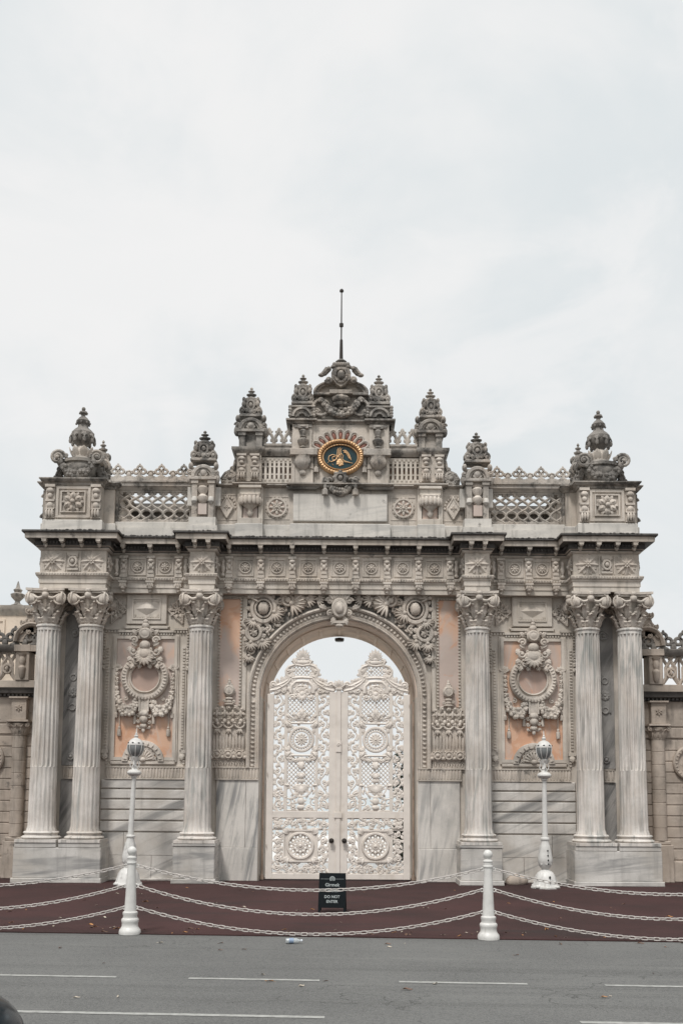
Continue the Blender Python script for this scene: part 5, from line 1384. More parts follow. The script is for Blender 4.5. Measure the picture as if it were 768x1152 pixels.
# ================================================================== SIDE WALLS
def side_wall(s,label):
    t=thing('side_wall',label,'wall')
    yf=.38; zt=Z(786,yf); zc_=Z(776,yf-.15); x0,x1=6.80,21.9
    m=MB(); m.box(x0,x1,yf+.02,yf+.9,0,zt); 
    z=.50; p=(Z(830,yf)-z)/11
    for i in range(11):
        xs=[x0,x0+2.9+(.7 if i%2 else 0),x0+5.2-(.5 if i%3 else 0),x0+8.1+(.6 if i%2 else 0),x0+11.4-(.5 if i%3 else 0),x1]
        for a,b in zip(xs[:-1],xs[1:]): m.bbox(a+.002,b-.002,yf,yf+.03,z+i*p+.014,z+(i+1)*p-.010,.010)
    m.bbox(x0,x1,yf-.06,yf+.03,0,.48,.02); m.bbox(x0,x1,yf-.02,yf+.03,Z(828,yf),Z(817,yf),.012); m.bbox(x0,x1,yf-.005,yf+.03,Z(815,yf),zt,.01)
    obj('wall',m,M['wing'],t)
    m=MB(); m.sweep([(x0,yf),(x1,yf)],[(-.9,zt-.02),(.03,zt-.02),(.05,zt+.04),(.18,zt+.07),(.20,zc_-.05),(.24,zc_),(-.9,zc_+.01)])
    m.dent_h(x0,x1,zt+.0,.055,yf-.12,yf,.05,.045)
    obj('cornice',m,M['crust'],t)
    zb0,zb1=Z(768,yf),Z(736,yf)
    m=MB(); m.bbox(x0,x1,yf-.05,yf+.4,zc_,zb0,.01); obj('parapet_base',m,M['wing'],t)
    m=MB(); m.sweep([(x0,yf),(x1,yf)],[(-.4,zb1),(.04,zb1),(.10,zb1+.06),(.12,zb1+.14),(-.4,zb1+.15)]); obj('rail',m,M['soot_shade'],t)
    px=[7.50+2.4*k for k in range(7)]
    # lattice of hexagons between piers
    for k,(a,b) in enumerate([(p+.18,p+2.22) for p in px[:-1]]):
        m=MB(); n=max(2,round((b-a)/.42)); cw=(b-a)/n; h=zb1-zb0
        for i in range(n):
            cx=a+cw*(i+.5)
            for q in (1,-1):
                m.tube([(cx-q*cw*.5,yf+.05,zb0),(cx-q*cw*.28,yf+.05,zb0+h*.25),(cx-q*cw*.28,yf+.05,zb0+h*.6),(cx,yf+.05,zb0+h*.85),(cx+q*cw*.1,yf+.05,zb1)],.045,5)
                m.tube([(cx-q*cw*.5,yf+.07,zb1),(cx-q*cw*.1,yf+.07,zb0+h*.6),(cx+q*cw*.2,yf+.07,zb0+h*.25),(cx+q*cw*.5,yf+.07,zb0)],.042,5); m.tube([(cx+q*cw*.5,yf+.06,zb0),(cx+q*cw*.5,yf+.06,zb1)],.03,5)
            m.ring(cx,zb0+h*.42,yf+.03,.10,.036,n=12); m.ell(cx,yf,zb0+h*.42,.04,.05,.07)
        obj('balustrade_lattice',m,M['wing'],t)
    m=MB(); zk=zb1+.14; S=Z(708,yf)-zk
    i=0; x=x0+.45
    while x<x1:
        (trefoil if i%2==0 else shelly)(m,x,yf,zk,S*(.95 if i%2==0 else .7)); x+=.235; i+=1
    obj('cresting',m,M['soot_shade'],t)
    for x in px:
        pl=MB(); w=.17; zc2=Z(830,yf)
        pl.bbox(x-w*1.5,x+w*1.5,yf-.22,yf+.02,0,.86,.015)
        pl.bbox(x-w*1.25,x+w*1.25,yf-.18,yf+.02,.862,.95,.02)
        z=.95; p2=(zc2-z)/8
        for i in range(8): pl.lathe(x,yf-.04,[(w*.88,z+i*p2),(w*.95,z+i*p2+.012),(w*.95,z+(i+1)*p2-.012),(w*.88,z+(i+1)*p2)],n=14)
        pil=obj('pilaster',pl,M['wing'],t)
        c=MB(); zc3=Z(813,yf); h=zc3-zc2
        c.lathe(x,yf-.04,[(w*1.0,zc2),(w*1.0,zc2+h*.3),(w*1.25,zc2+h*.8)],n=14); c.bbox(x-w*1.5,x+w*1.5,yf-.27,yf+.02,zc3-.05,zc3,.01)
        for k in range(7): a=-pi+pi*k/6; c.leaf((x+w*cos(a),yf-.04+w*sin(a),zc2+.02),(0,0,1),(cos(a),sin(a),0),h*.7,.12,.2,curl=.35)
        for q in (1,-1): c.spiral(x+q*w*1.25,zc3-.11,yf-.2,.075,1.4,pi/2,-q,.024)
        obj('capital',c,M['soot_shade'] if False else M['wing'],pil)
        b=MB(); b.bbox(x-w*1.05,x+w*1.05,yf-.20,yf+.02,zc3+.002,zt-.03,.01); b.rosette(x,(zc3+zt)/2,yf-.21,.10,6,False)
        b.box(x-w*1.3,x+w*1.3,yf-.26,yf+.02,zt-.06,zt-.022)
        obj('rosette_block',b,M['wing'],pil)
        b=MB(); b.bbox(x-w*.95,x+w*.95,yf-.08,yf+.35,zb0,zb1,.012); b.lathe(x,yf-.08,[(.03,zb0+.04),(.07,zb0+.1),(.09,zb0+.3),(.05,zb0+.36),(.09,zb0+.46),(.06,zb1-.12),(.10,zb1-.05)],n=12)
        b.bbox(x-w*1.15,x+w*1.15,yf-.13,yf+.35,zb1-.0,zb1+.16,.01)
        obj('parapet_pier',b,M['wing'],t)
    for x in (8.27,11.1,13.5,15.9,18.3,20.7):
        m=MB(); z=Z(856,yf); R=.42
        m.arc(x,z,[(R,yf+.02),(R,yf-.06),(R*.93,yf-.09),(R*.75,yf-.07),(R*.68,yf-.02),(R*.66,yf+.02)],0,2*pi,36); m.disc(x,z,yf-.02,yf+.02,R*.7,28)
        for k in range(26): a=2*pi*k/26; m.ell(x+R*.84*cos(a),yf-.08,z+R*.84*sin(a),.035,.025,.018,rot=a,nu=6,nv=4)
        m.rosette(x,z,yf-.03,R*.5,8,False)
        obj('wall_roundel',m,M['wing'],t)
    # raking arched hood and scroll against the tower
    m=MB(); 
    def wq(off,py): z=Z(py,yf-.1); return X(off,z,yf-.1),z
    cx,cz=wq(346,724); R=X(20,cz,yf)
    m.arc(cx,cz,[(R,yf+.3),(R,yf-.14),(R*.92,yf-.16),(R*.80,yf-.12),(R*.76,yf-.05),(R*.5,yf-.05),(R*.45,yf)],0,pi*.62,16,sz=1.1)
    m.prism([(cx,cz)]+[(cx+R*.85*cos(pi*.6*i/10),cz+R*.9*sin(pi*.6*i/10)) for i in range(11)],yf+.0,yf+.25)
    P=[wq(344,684),wq(350,689),wq(352,697),wq(357,703),wq(359,711),wq(344,716)]; m.prism(P,yf-.05,yf+.2)
    for (a,b,r) in ((349,690,.11),(355,703,.10),(348,702,.13),(358,712,.09),(349,713,.08)): x,z=wq(a,b); m.spiral(x,z,yf-.08,r,1.4,1,-1,r*.3)
    obj('scroll_hood',m,M['wing'],t)
    m=MB(); m.box(6.8,7.06,yf-.03,yf+.3,zb0,zb1); frame(m,6.84,7.03,zb0+.1,zb1-.06,.03,yf-.05,yf-.02); m.ell(6.93,yf-.05,(zb0+zb1)/2,.04,.03,.15)
    m.bbox(6.8,7.42,yf-.12,yf+.3,zb1,zb1+.15,.01)
    obj('parapet_pier',m,M['wing'],t)
    if s<0:
        t.scale=(-1,1,1)
    return t
side_wall(-1,'rusticated stone side wall with openwork parapet, joined to the left tower of the gate')
side_wall(1,'rusticated stone side wall with openwork parapet, joined to the right tower of the gate')

# ochre lodge seen over the left side wall
t=thing('lodge','ochre stone lodge with an urn on its roof corner behind the left side wall','building',loc=(-14.2,7.0,0))
yh=-.0
zt=Z(680,6.4); M['ochre']=stone('ochre_stone',(.62,.54,.45),(.44,.38,.31),streak=.3,patch=.6)
m=MB(); m.box(-4.6,4.6,0,6,0,zt-.3); obj('wall',m,M['ochre'],t)
m=MB(); m.sweep([(-4.6,6),(-4.6,0),(4.6,0),(4.6,6)],[(-.1,zt-.3),(.02,zt-.3),(.05,zt-.22),(.14,zt-.12),(.16,zt),(-.3,zt+.01)]); m.box(-4.6,4.6,.0,6,zt-.1,zt-.01); obj('cornice',m,M['crest'],t)
for k in range(4):
    m=MB(); x=-3.2+k*2.05+.3; frame(m,x-.7,x+.7,zt-1.0,zt-.42,.06,-.04,.01)
    for j in range(4): m.spiral(x-.42+j*.28,zt-.71,-.02,.12,1.3,j,1 if j%2 else -1,.03)
    obj('relief_panel',m,M['ochre'],t)
for xx in (4.2,-4.2):
    m=MB(); m.lathe(xx,.3,[(.20,zt),(.20,zt+.08),(.10,zt+.12),(.07,zt+.2),(.20,zt+.34),(.22,zt+.42),(.10,zt+.48),(.14,zt+.56),(.07,zt+.62),(.03,zt+.78),(.01,zt+.84)],n=14); obj('roof_urn',m,M['weather'],t)
for x in (-2.6,0,2.6):
    m=MB(); frame(m,x-.55,x+.55,1.0,3.4,.12,-.06,.02); w=obj('window',m,M['stone'],t); m=MB(); m.box(x-.43,x+.43,-.01,.02,1.12,3.28); obj('pane',m,M['teal'],w)

# ================================================================== GROUND
def ground_mat(name,c1,c2,spots,sc=1.0,rough=.85,grain=120,stain=None,tracks=False):
    m,nt,b=newmat(name); P=node(nt,'ShaderNodeNewGeometry').outputs['Position']
    n1=noise(nt,.35*sc,P,6,.65); n2=noise(nt,grain,P,3,.8); n3=noise(nt,3*sc,P,6,.7)
    c=mix(nt,ramp(nt,n1,.35,.68),c1,c2)
    c=mix(nt,ramp(nt,n3,.5,.75,0,.5),c,tuple(x*.8 for x in c2))
    c=mix(nt,ramp(nt,n2,.45,.75,0,.45),c,spots)
    if stain: c=mix(nt,ramp(nt,noise(nt,.8,P,6,.7,off=(4,4,0),stretch=(.25,1,1)),.52,.7,0,.7),c,stain)
    if tracks: 
        c=mix(nt,ramp(nt,noise(nt,2.2,P,5,.7,stretch=(.06,1,1),rot=(0,0,.055)),.5,.72,0,.55),c,tuple(x*.72 for x in c2))
    nt.links.new(c,b.inputs['Base Color']); b.inputs['Roughness'].default_value=rough; b.inputs['Specular IOR Level'].default_value=.15 if rough>.5 else .5
    bump(nt,b,n2,.5,.004); return m
def roadm():
    m,nt,b=newmat('grey_asphalt'); P=node(nt,'ShaderNodeNewGeometry').outputs['Position']
    grain=noise(nt,70,P,3,.9); g2=noise(nt,22,P,4,.85); big=noise(nt,.5,P,5,.6); mid_=noise(nt,2.5,P,6,.7)
    c=mix(nt,ramp(nt,big,.35,.65),(.125,.125,.121),(.10,.10,.098))
    tr=noise(nt,1.7,P,5,.65,rot=(0,0,SLR),stretch=(.035,1,1)); c=mix(nt,ramp(nt,tr,.50,.66,0,.75),c,(.082,.082,.080))
    tr2=noise(nt,3.6,P,5,.7,rot=(0,0,SLR),stretch=(.05,1,1),off=(0,7,0)); c=mix(nt,ramp(nt,tr2,.55,.68,0,.5),c,(.165,.165,.155))
    c=mix(nt,ramp(nt,mid_,.52,.74,0,.45),c,(.085,.085,.083))
    v=node(nt,'ShaderNodeTexVoronoi',feature='DISTANCE_TO_EDGE'); mp=node(nt,'ShaderNodeMapping'); nt.links.new(P,mp.inputs[0])
    wv=node(nt,'ShaderNodeVectorMath',operation='SCALE'); nn=node(nt,'ShaderNodeTexNoise'); nn.inputs['Scale'].default_value=1.2; nn.inputs['Detail'].default_value=5; nt.links.new(P,nn.inputs['Vector']); nt.links.new(nn.outputs['Color'],wv.inputs[0]); wv.inputs['Scale'].default_value=1.6
    ad=node(nt,'ShaderNodeVectorMath',operation='ADD'); nt.links.new(mp.outputs[0],ad.inputs[0]); nt.links.new(wv.outputs[0],ad.inputs[1]); nt.links.new(ad.outputs[0],v.inputs['Vector']); v.inputs['Scale'].default_value=.33
    ck=ramp(nt,v.outputs['Distance'],.0,.006,1,0); gate_=ramp(nt,noise(nt,.6,P,3,.5,off=(2,9,0)),.48,.56)
    q=node(nt,'ShaderNodeMath',operation='MULTIPLY'); nt.links.new(ck,q.inputs[0]); nt.links.new(gate_,q.inputs[1]); c=mix(nt,q.outputs[0],c,(.045,.045,.044))
    c=mix(nt,ramp(nt,grain,.45,.60,0,.6),c,(.21,.21,.20)); c=mix(nt,ramp(nt,g2,.52,.66,0,.6),c,(.055,.055,.053))
    nt.links.new(c,b.inputs['Base Color']); b.inputs['Roughness'].default_value=.85; b.inputs['Specular IOR Level'].default_value=.2; bump(nt,b,grain,.7,.006); return m
SLR=.057
M['road']=roadm()
M['red']=ground_mat('dark_red_asphalt',(.058,.029,.028),(.034,.020,.019),(.095,.050,.049),stain=(.030,.025,.024),grain=45)
M['terrace']=ground_mat('pale_terrace_stone',(.72,.71,.68),(.64,.63,.60),(.76,.75,.73),grain=40,rough=.35)
M['land']=ground_mat('dull_ground',(.16,.155,.14),(.13,.125,.115),(.2,.19,.18))
def sheet(name,pts,z,mat,h=0):
    me=bpy.data.meshes.new(name); me.from_pydata([(x,y,z) for x,y in pts],[],[tuple(range(len(pts)))]); me.materials.append(mat)
    o=bpy.data.objects.new(name,me); COL.objects.link(o); o['kind']='structure'; return o
SL=.057
def edge(x,d): return -CD+d-SL*(x)          # a line d metres ahead of the camera, slightly oblique
sheet('ground',[(-900,-700),(900,-700),(900,26),(-900,26)],-.012,M['land'])
eb=14.02
sheet('forecourt',[(-60,edge(-60,eb)),(60,edge(60,eb)),(60,1.0),(-60,1.0)],0,M['red'])
sheet('road',[(-300,edge(-300,.5)),(300,edge(300,.5)),(300,edge(300,eb)+.02),(-300,edge(-300,eb)+.02)],-.004,M['road'])
sheet('terrace',[(-40,1.0),(40,1.0),(40,26),(-40,26)],.002-.004,M['terrace'])
m=MB(); vs=[(-60,edge(-60,eb)-.06),(60,edge(60,eb)-.06),(60,edge(60,eb)+.0),(-60,edge(-60,eb)+.0)]
m.add([(x,y,.0) for x,y in vs]+[(x,y,.012) for x,y in vs],[(4,5,6,7),(0,1,5,4)]); obj('paving_edge',m,M['red'],None,kind='structure')
m=MB(); a=edge(-40,.5); 
m.add([(-60,edge(-60,.5),.13),(60,edge(60,.5),.13),(60,edge(60,.5)-6,.13),(-60,edge(-60,.5)-6,.13),(-60,edge(-60,.5),-.01),(60,edge(60,.5),-.01)],[(0,1,2,3),(4,5,1,0)]); obj('near_pavement',m,M['land'],None,kind='structure')
def watm():
    m,nt,b=newmat('strait_water'); b.inputs['Base Color'].default_value=(.30,.36,.37,1); b.inputs['Roughness'].default_value=.18
    P=node(nt,'ShaderNodeNewGeometry').outputs['Position']; bump(nt,b,noise(nt,1.2,P,5,.6,stretch=(.6,1,1)),.25,.2); return m
sheet('water',[(-3000,26),(3000,26),(3000,6000),(-3000,6000)],-.9,watm())
m=MB(); m.box(-60,60,25.6,26.2,-1.2,.06); obj('quay_edge',m,M['terrace'],None,kind='structure')
# painted lane dashes
M['line']=plain('worn_road_paint',(.36,.36,.34),.7,var=.35,scale=12,dirt=(.14,.14,.135),damt=.9)
def dash(xa,xb,d,w):
    pts=[(xa,edge(xa,d)-w/2),(xb,edge(xb,d)-w/2),(xb,edge(xb,d)+w/2),(xa,edge(xa,d)+w/2)]
    o=sheet('lane_marking',pts,.0,M['line']); return o
def gx(px,d): return .06+(px-384)*d/CF
for a,b in ((-85,136),(217,362),(449,588),(671,812),(890,1030)): dash(gx(a,10.7),gx(b,10.7),10.72,.08)
for a,b in ((8,368),(644,1000),(-640,-270)): dash(gx(a,8.95),gx(b,8.95),8.97,.085)

# ================================================================== STREET FURNITURE
# lamp posts
def lamp(loc,tilt,label):
    t=thing('lamp_post',label,'lamp post',loc=loc,group='white lamp posts in front of the gate'); t.rotation_euler=(0,tilt,0)
    m=MB()
    m.lathe(0,0,[(.30,0),(.30,.035),(.27,.05),(.25,.10),(.22,.24),(.17,.33),(.10,.38),(.07,.40)],n=16,mod=lambda a,z:1+(.05*cos(8*a) if z<.3 else 0))
    for k in range(4):
        a=k*pi/2+pi/4; m.ell(.29*cos(a),.29*sin(a),.04,.06,.06,.04); m.leaf((.24*cos(a),.24*sin(a),.06),(-.25*cos(a),-.25*sin(a),1),(cos(a),sin(a),0),.28,.14,.06)
        a=k*pi/2+.02; 
    obj('base',m,M['white'],t)
    m=MB()
    m.lathe(0,0,[(.07,.40),(.09,.42),(.13,.47),(.155,.55),(.16,.62),(.14,.74),(.11,.86),(.085,.97),(.08,1.02),(.10,1.03),(.10,1.06),(.075,1.08)],n=20,mod=lambda a,z:1+.03*cos(8*a))
    for k in range(8):
        a=k*pi/4; m.leaf((.15*cos(a),.15*sin(a),.50),(-.10*cos(a),-.10*sin(a),1),(cos(a),sin(a),0),.42,.09,.035,lob=.3)
    sw=obj('leafed_swelling',m,M['white'],t)
    m=MB()
    for k in range(4):          # dark pierced holes on the front
        for (a,dz) in ((-pi/2+.25,.52),(-pi/2+.22,.60),(-pi/2+.18,.70),(-pi/2+.15,.80)): m.ell(.155*cos(a),.165*sin(a),dz,.016,.012,.022,nu=6,nv=4)
    for dz in (.14,.24): m.ell(.05,-.24+.12*(dz-.14),dz,.022,.02,.035,nu=6,nv=4)
    obj('pierced_hole',m,M['dark'],sw)
    m=MB(); m.lathe(0,0,[(.066,1.08),(.062,1.2),(.050,2.1),(.048,2.30),(.07,2.31),(.07,2.34),(.12,2.36),(.155,2.40),(.155,2.43),(.12,2.47),(.06,2.49),(.045,2.53)],n=16); obj('pole',m,M['white'],t)
    m=MB(); m.lathe(0,0,[(.045,2.52),(.06,2.55),(.04,2.60),(.05,2.66),(.085,2.73),(.09,2.76),(.06,2.78)],n=12)
    for k in range(4): a=k*pi/2; m.tube([(.05*cos(a),.05*sin(a),2.50),(.10*cos(a),.10*sin(a),2.58),(.07*cos(a),.07*sin(a),2.68),(.12*cos(a),.12*sin(a),2.75)],.012,5)
    obj('lantern_bracket',m,M['white'],t)
    m=MB(); g=[(.075,2.77),(.13,2.82),(.165,2.90),(.175,2.97),(.17,3.02)]
    m.lathe(0,0,g,n=16); gl=obj('globe_glass',m,M['glass'],t)
    m=MB(); m.lathe(0,0,[(.178,3.01),(.18,3.03),(.165,3.07),(.13,3.12),(.08,3.155),(.05,3.17),(.03,3.18),(.045,3.20),(.05,3.22),(.02,3.25),(.03,3.265),(.01,3.30),(.012,3.34),(.003,3.39)],n=16)
    for k in range(8): a=k*pi/4+.2; m.tube([(r*1.03*cos(a),r*1.03*sin(a),z) for r,z in g],.009,5)
    obj('globe_cage',m,M['white'],t)
    m=MB()
    for k in range(8): a=k*pi/4+.2+pi/8; m.ell(.158*cos(a),.158*sin(a),3.06,.03,.03,.016,nu=6,nv=4)
    obj('vent_opening',m,M['dark'],t)
    return t
ly=-1.35
lamp((-4.50,ly,0),radians(1.6),'white cast-iron lamp post with globe lantern, leaning slightly, beside the left bollard')
lamp((4.47,ly,0),radians(.2),'white cast-iron lamp post with globe lantern standing upright in the right half')
# bollards with chains
def bollard(loc,label):
    m=MB()
    m.lathe(0,0,[(.150,0),(.152,.03),(.145,.06),(.125,.085),(.113,.11),(.112,.15),(.120,.17),(.122,.20),(.112,.215),(.100,.225),(.098,.255),(.106,.275),(.104,.30),(.085,.315),(.082,.33),(.076,.50),(.062,.80),(.056,.95),(.056,.965),(.068,.975),(.068,.99),(.060,1.0),(.060,1.035),(.068,1.045),(.068,1.06),(.045,1.075),(.035,1.085)],n=24)
    o=obj('bollard',m,M['white'],None,loc=loc,cat='bollard',label=label,group='white bollards along the road edge')
    h=MB(); h.lathe(0,0,[(.035,1.08)]+[(.066*sin(pi*t/8),1.145-.066*cos(pi*t/8)) for t in range(2,8)]+[(.004,1.211)],n=20); obj('ball_top',h,M['white'],o)
    for z in CZ:
        h=MB(); 
        for s in (1,-1): h.ring(s*.085 if z<.8 else s*.08,z,0,.022,.008,n=10)
        obj('chain_eye',h,M['white'],o)
    return o
CZ=(.94,.66,.36)
B=[]
for i,x in enumerate((-7.84,-2.875,2.095,7.03)):
    lab=('white bollard beyond the left edge of the view','white ball-topped bollard in front of the left lamp post','white ball-topped bollard between the sign and the right lamp post','white bollard beyond the right edge of the view')[i]
    p=(x,edge(x,eb)-.03,0.0); B.append(p)
    bollard(p,lab)
def link_mesh(m,c,t,flip):
    L,W,r=.052,.026,.0075
    t=t.normalized(); up=Vector((0,0,1)) if abs(t.z)<.95 else Vector((1,0,0)); s=t.cross(up).normalized(); u=s.cross(t)
    w=(s+u*.9).normalized() if flip else (u-s*.9).normalized()
    pts=[]
    for k in range(12):
        a=2*pi*k/12; cx=cos(a); sx=sin(a); ex=(L-W)*(1 if cx>0 else -1) if abs(cx)>.01 else 0
        pts.append(tuple(c+t*((ex+W*cx)*.92)+w*(W*sx*.85)))
    m.tube(pts,r,5,closed=True)
names={0:'left-hand span',1:'middle span in front of the sign',2:'right-hand span'}
lv=('top','middle','bottom')
for sp_ in range(3):
    a,b=B[sp_],B[sp_+1]
    for j,z in enumerate(CZ):
        sag=(.31,.36,.33)[j]; m=MB()
        P0=Vector((a[0]+.1,a[1],z)); P1=Vector((b[0]-.1,b[1],z)); 
        def f(t): p=P0.lerp(P1,t); p.z-=4*sag*t*(1-t); return p
        N=int((P1-P0).length*1.012/.082); 
        for i in range(N):
            t=(i+.5)/N; link_mesh(m,f(t),f(t+.005)-f(t-.005),i%2)
        obj('chain',m,M['chain'],None,cat='chain',group='white chains hung between the bollards',
            label=f'white link chain, {lv[j]} of three in the {names[sp_]}')
# A-frame sign
t=thing('a_frame_sign','black folding A-frame sign reading DO NOT ENTER in front of the gate leaves','sign',loc=(-.07,-6.0,0),rz=radians(-3))
W2,HT=.232,.64
def panel(y0,y1,name,txt):
    m=MB(); tl=(y1-y0)
    def P(x,z,d): f=z/HT; return (x,y0+(y1-y0)*f+d,z)
    m.add([P(-W2,.075,0),P(W2,.075,0),P(W2*.96,HT,0),P(-W2*.96,HT,0),P(-W2,.075,.014),P(W2,.075,.014),P(W2*.96,HT,.014),P(-W2*.96,HT,.014)],[(0,1,2,3),(7,6,5,4),(0,4,5,1),(1,5,6,2),(2,6,7,3),(3,7,4,0)])
    o=obj(name,m,M['black'],t)
    for s in (1,-1):
        l=MB(); l.add([(s*W2*(1 if k<4 else 1)-(.04 if k%2 else 0)*s,y0+(.016 if k in (2,3,6,7) else 0)+(y1-y0)*((.0 if k<4 else .09)/HT),(0 if k<4 else .08)) for k in range(8)],[(0,1,3,2),(4,6,7,5),(0,4,5,1),(2,3,7,6),(0,2,6,4),(1,5,7,3)])
        obj('leg',l,M['black'],t)
    return o
fp=panel(-.14,-.012,'front_panel',True); panel(.14,.012,'rear_panel',False)
ang=math.atan2(.128,HT)
def text(body,size,z,sx=1.0,bold=.0):
    cu=bpy.data.curves.new('lettering','FONT'); cu.body=body; cu.size=size; cu.align_x='CENTER'; cu.extrude=.0015; cu.offset=bold; cu.resolution_u=3
    o=bpy.data.objects.new('tmp',cu); COL.objects.link(o); dg=bpy.context.evaluated_depsgraph_get(); me=bpy.data.meshes.new_from_object(o.evaluated_get(dg)); bpy.data.objects.remove(o)
    me.name='lettering'; me.materials.clear(); me.materials.append(M['letter'])
    q=bpy.data.objects.new('lettering',me); COL.objects.link(q); q.parent=fp; q.scale=(sx,1,1)
    q.location=(0,-.14+.128*z/HT-.004,z); q.rotation_euler=(pi/2-ang,0,0); return q
text('Girmek',.078,.425,bold=.0008); text('Yasaktır',.076,.335,bold=.0008); text('DO NOT',.064,.235,1.0,.0010); text('ENTER',.064,.158,1.0,.0010)
m=MB(); yy_=-.14+.128*.545/HT-.006; m.disc(0,.545,yy_,yy_+.004,.046,24); e1=obj('emblem',m,M['letter'],fp)
m=MB(); m.ring(0,.545,yy_-.001,.028,.003,n=24,ry=.002); m.ring(0,.545,yy_-.001,.012,.003,n=16,ry=.002); obj('emblem_ring',m,M['black'],fp)
m=MB(); 
for s in (1,-1): m.box(s*.055,s*.195,yy_,yy_+.004,.543,.5465)
obj('rule_line',m,M['letter'],fp)
# plastic bottle on the road
def clear():
    m,nt,b=newmat('clear_plastic'); b.inputs['Base Color'].default_value=(.75,.80,.82,1); b.inputs['Roughness'].default_value=.15; b.inputs['Transmission Weight'].default_value=.6; return m
bx,by=gx(333,13.4),-CD+13.35
t=thing('plastic_bottle','small clear plastic bottle with blue band lying on the road','bottle',loc=(bx,by,.035),rz=radians(8))
def rotx(mb): mb.v=[(z,y,x) for x,y,z in mb.v]; return mb
m=MB(); m.lathe(0,0,[(.028,-.10),(.034,-.09),(.034,.03),(.030,.05),(.014,.085),(.014,.10)],n=12); obj('bottle_body',rotx(m),clear(),t)
m=MB(); m.lathe(0,0,[(.0355,-.055),(.0355,.005)],n=12); obj('bottle_label',rotx(m),plain('blue_label',(.25,.33,.45),.4),t)
m=MB(); m.lathe(0,0,[(.016,.10),(.016,.12)],n=10); obj('bottle_cap',rotx(m),plain('white_cap',(.7,.75,.8),.4),t)
# fallen leaves
M['leaf_o']=plain('orange_dry_leaf',(.42,.20,.07),.7,var=.4,scale=30); M['leaf_b']=plain('brown_dry_leaf',(.16,.09,.06),.7,var=.4,scale=30); M['leaf_p']=plain('pale_dry_leaf',(.48,.42,.34),.7,var=.3,scale=30)
LM={}
for k in ('o','b','p'):
    m=MB(); n=6; L=.06
    vs=[]; 
    for i in range(n+1):
        t=i/n; w=.022*sin(pi*(.08+.88*t)); vs+=[(-w,L*2*(t-.5),.016+.01*sin(5*t)),(0,L*2*(t-.5),.006+.006*t),(w,L*2*(t-.5),.012+.012*cos(4*t))]
    m.add(vs,[(3*i+j,3*i+j+1,3*i+4+j,3*i+3+j) for i in range(n) for j in (0,1)]); m.tube([(0,-L,.006),(0.005,-L*1.5,.004)],.0015,4)
    me=m.mesh('fallen_leaf'); fix(me); me.materials.append(M['leaf_'+k]); LM[k]=me
rl=random.Random(21)
def fallen(x,y,k,where,g):
    nm={'o':'small orange dry leaf','b':'small dark brown dry leaf','p':'small pale dry leaf'}[k]
    o=bpy.data.objects.new('fallen_leaf',LM[k]); COL.objects.link(o); o.location=(x,y,.001); s=rl.uniform(.35,.85); o.scale=(s,s,s); o.rotation_euler=(rl.uniform(-.3,.3)*.3,rl.uniform(-.2,.2),rl.uniform(0,6.28))
    o['label']=f'{nm} lying {where}'; o['category']='leaf'; o['group']=f'{nm.replace("small ","")}s {g}'
for i in range(74):
    d=14.15+rl.random()**1.5*7; x=rl.uniform(-.36,.36)*d*1.02; 
    if d>21.3: continue
    fallen(x,-CD+d-SL*x*.5,rl.choice('oobbbp'),'on the dark red paving','on the red paving')
for i in range(34):
    d=14.2+rl.random()*.5; x=rl.uniform(-5,5)
    fallen(x,edge(x,d),rl.choice('obbpp'),'along the road edge of the red paving','along the paving edge')
for i in range(26):
    d=13.9-rl.random()**1.3*4.4; x=rl.uniform(-.36,.36)*d
    fallen(x,edge(x,d),rl.choice('obbpp'),'on the grey road','on the road')

# shrubs behind the gate
M['bark']=plain('bark',(.10,.075,.055),.9,var=.4,bumpy=.5)
def foliage(name,c):
    m,nt,b=newmat(name); oi=node(nt,'ShaderNodeNewGeometry'); r=oi.outputs['Random Per Island']
    cr=mix(nt,r,tuple(x*.6 for x in c),tuple(x*1.5 for x in c)); nt.links.new(cr,b.inputs['Base Color']); b.inputs['Roughness'].default_value=.6; return m
M['fol']=foliage('dark_evergreen_leaves',(.035,.055,.028))
def shrub(x,y,r,h,label,n=5200,seed=1):
    t=thing('garden_shrub',label,'shrub',loc=(x,y,0)); R=random.Random(seed)
    m=MB(); m.tube([(0,0,0),(.05,0,h*.3),(0,.05,h*.8)],[.07,.05,.02],7)
    for k in range(7): a=R.uniform(0,6.3); m.tube([(0,0,h*(.1+.08*k)),(r*.5*cos(a),r*.5*sin(a),h*(.25+.09*k))],[.03,.01],5)
    obj('trunk',m,M['bark'],t)
    m=MB()
    C_=[(R.uniform(-1,1)*r*.55,R.uniform(-1,1)*r*.55,h*R.uniform(.15,.95)) for _ in range(26)]
    for i in range(n):
        c=R.choice(C_); k=1-.55*(c[2]/h); q=Vector((R.gauss(0,1),R.gauss(0,1),R.gauss(0,1))).normalized()*r*.38*R.random()**.4*(.6+k*.5)
        p=Vector((c[0]*k,c[1]*k,c[2]))+q; 
        if p.z<.03: continue
        a,b_=R.uniform(0,6.3),R.uniform(-.9,.9); u=Vector((cos(a),sin(a),b_)).normalized()*.055; w=u.cross(Vector((R.random(),R.random(),1))).normalized()*.028
        m.add([tuple(p-u),tuple(p+w),tuple(p+u),tuple(p-w)],[(0,1,2,3)])
    obj('crown',m,M['fol'],t,recalc=False)
shrub(2.2,6.0,1.15,3.4,'dark evergreen shrub glimpsed through the right gate leaf',seed=4)
shrub(1.85,4.6,.6,1.4,'low dark shrub seen through the bottom of the right gate leaf',n=2200,seed=9)
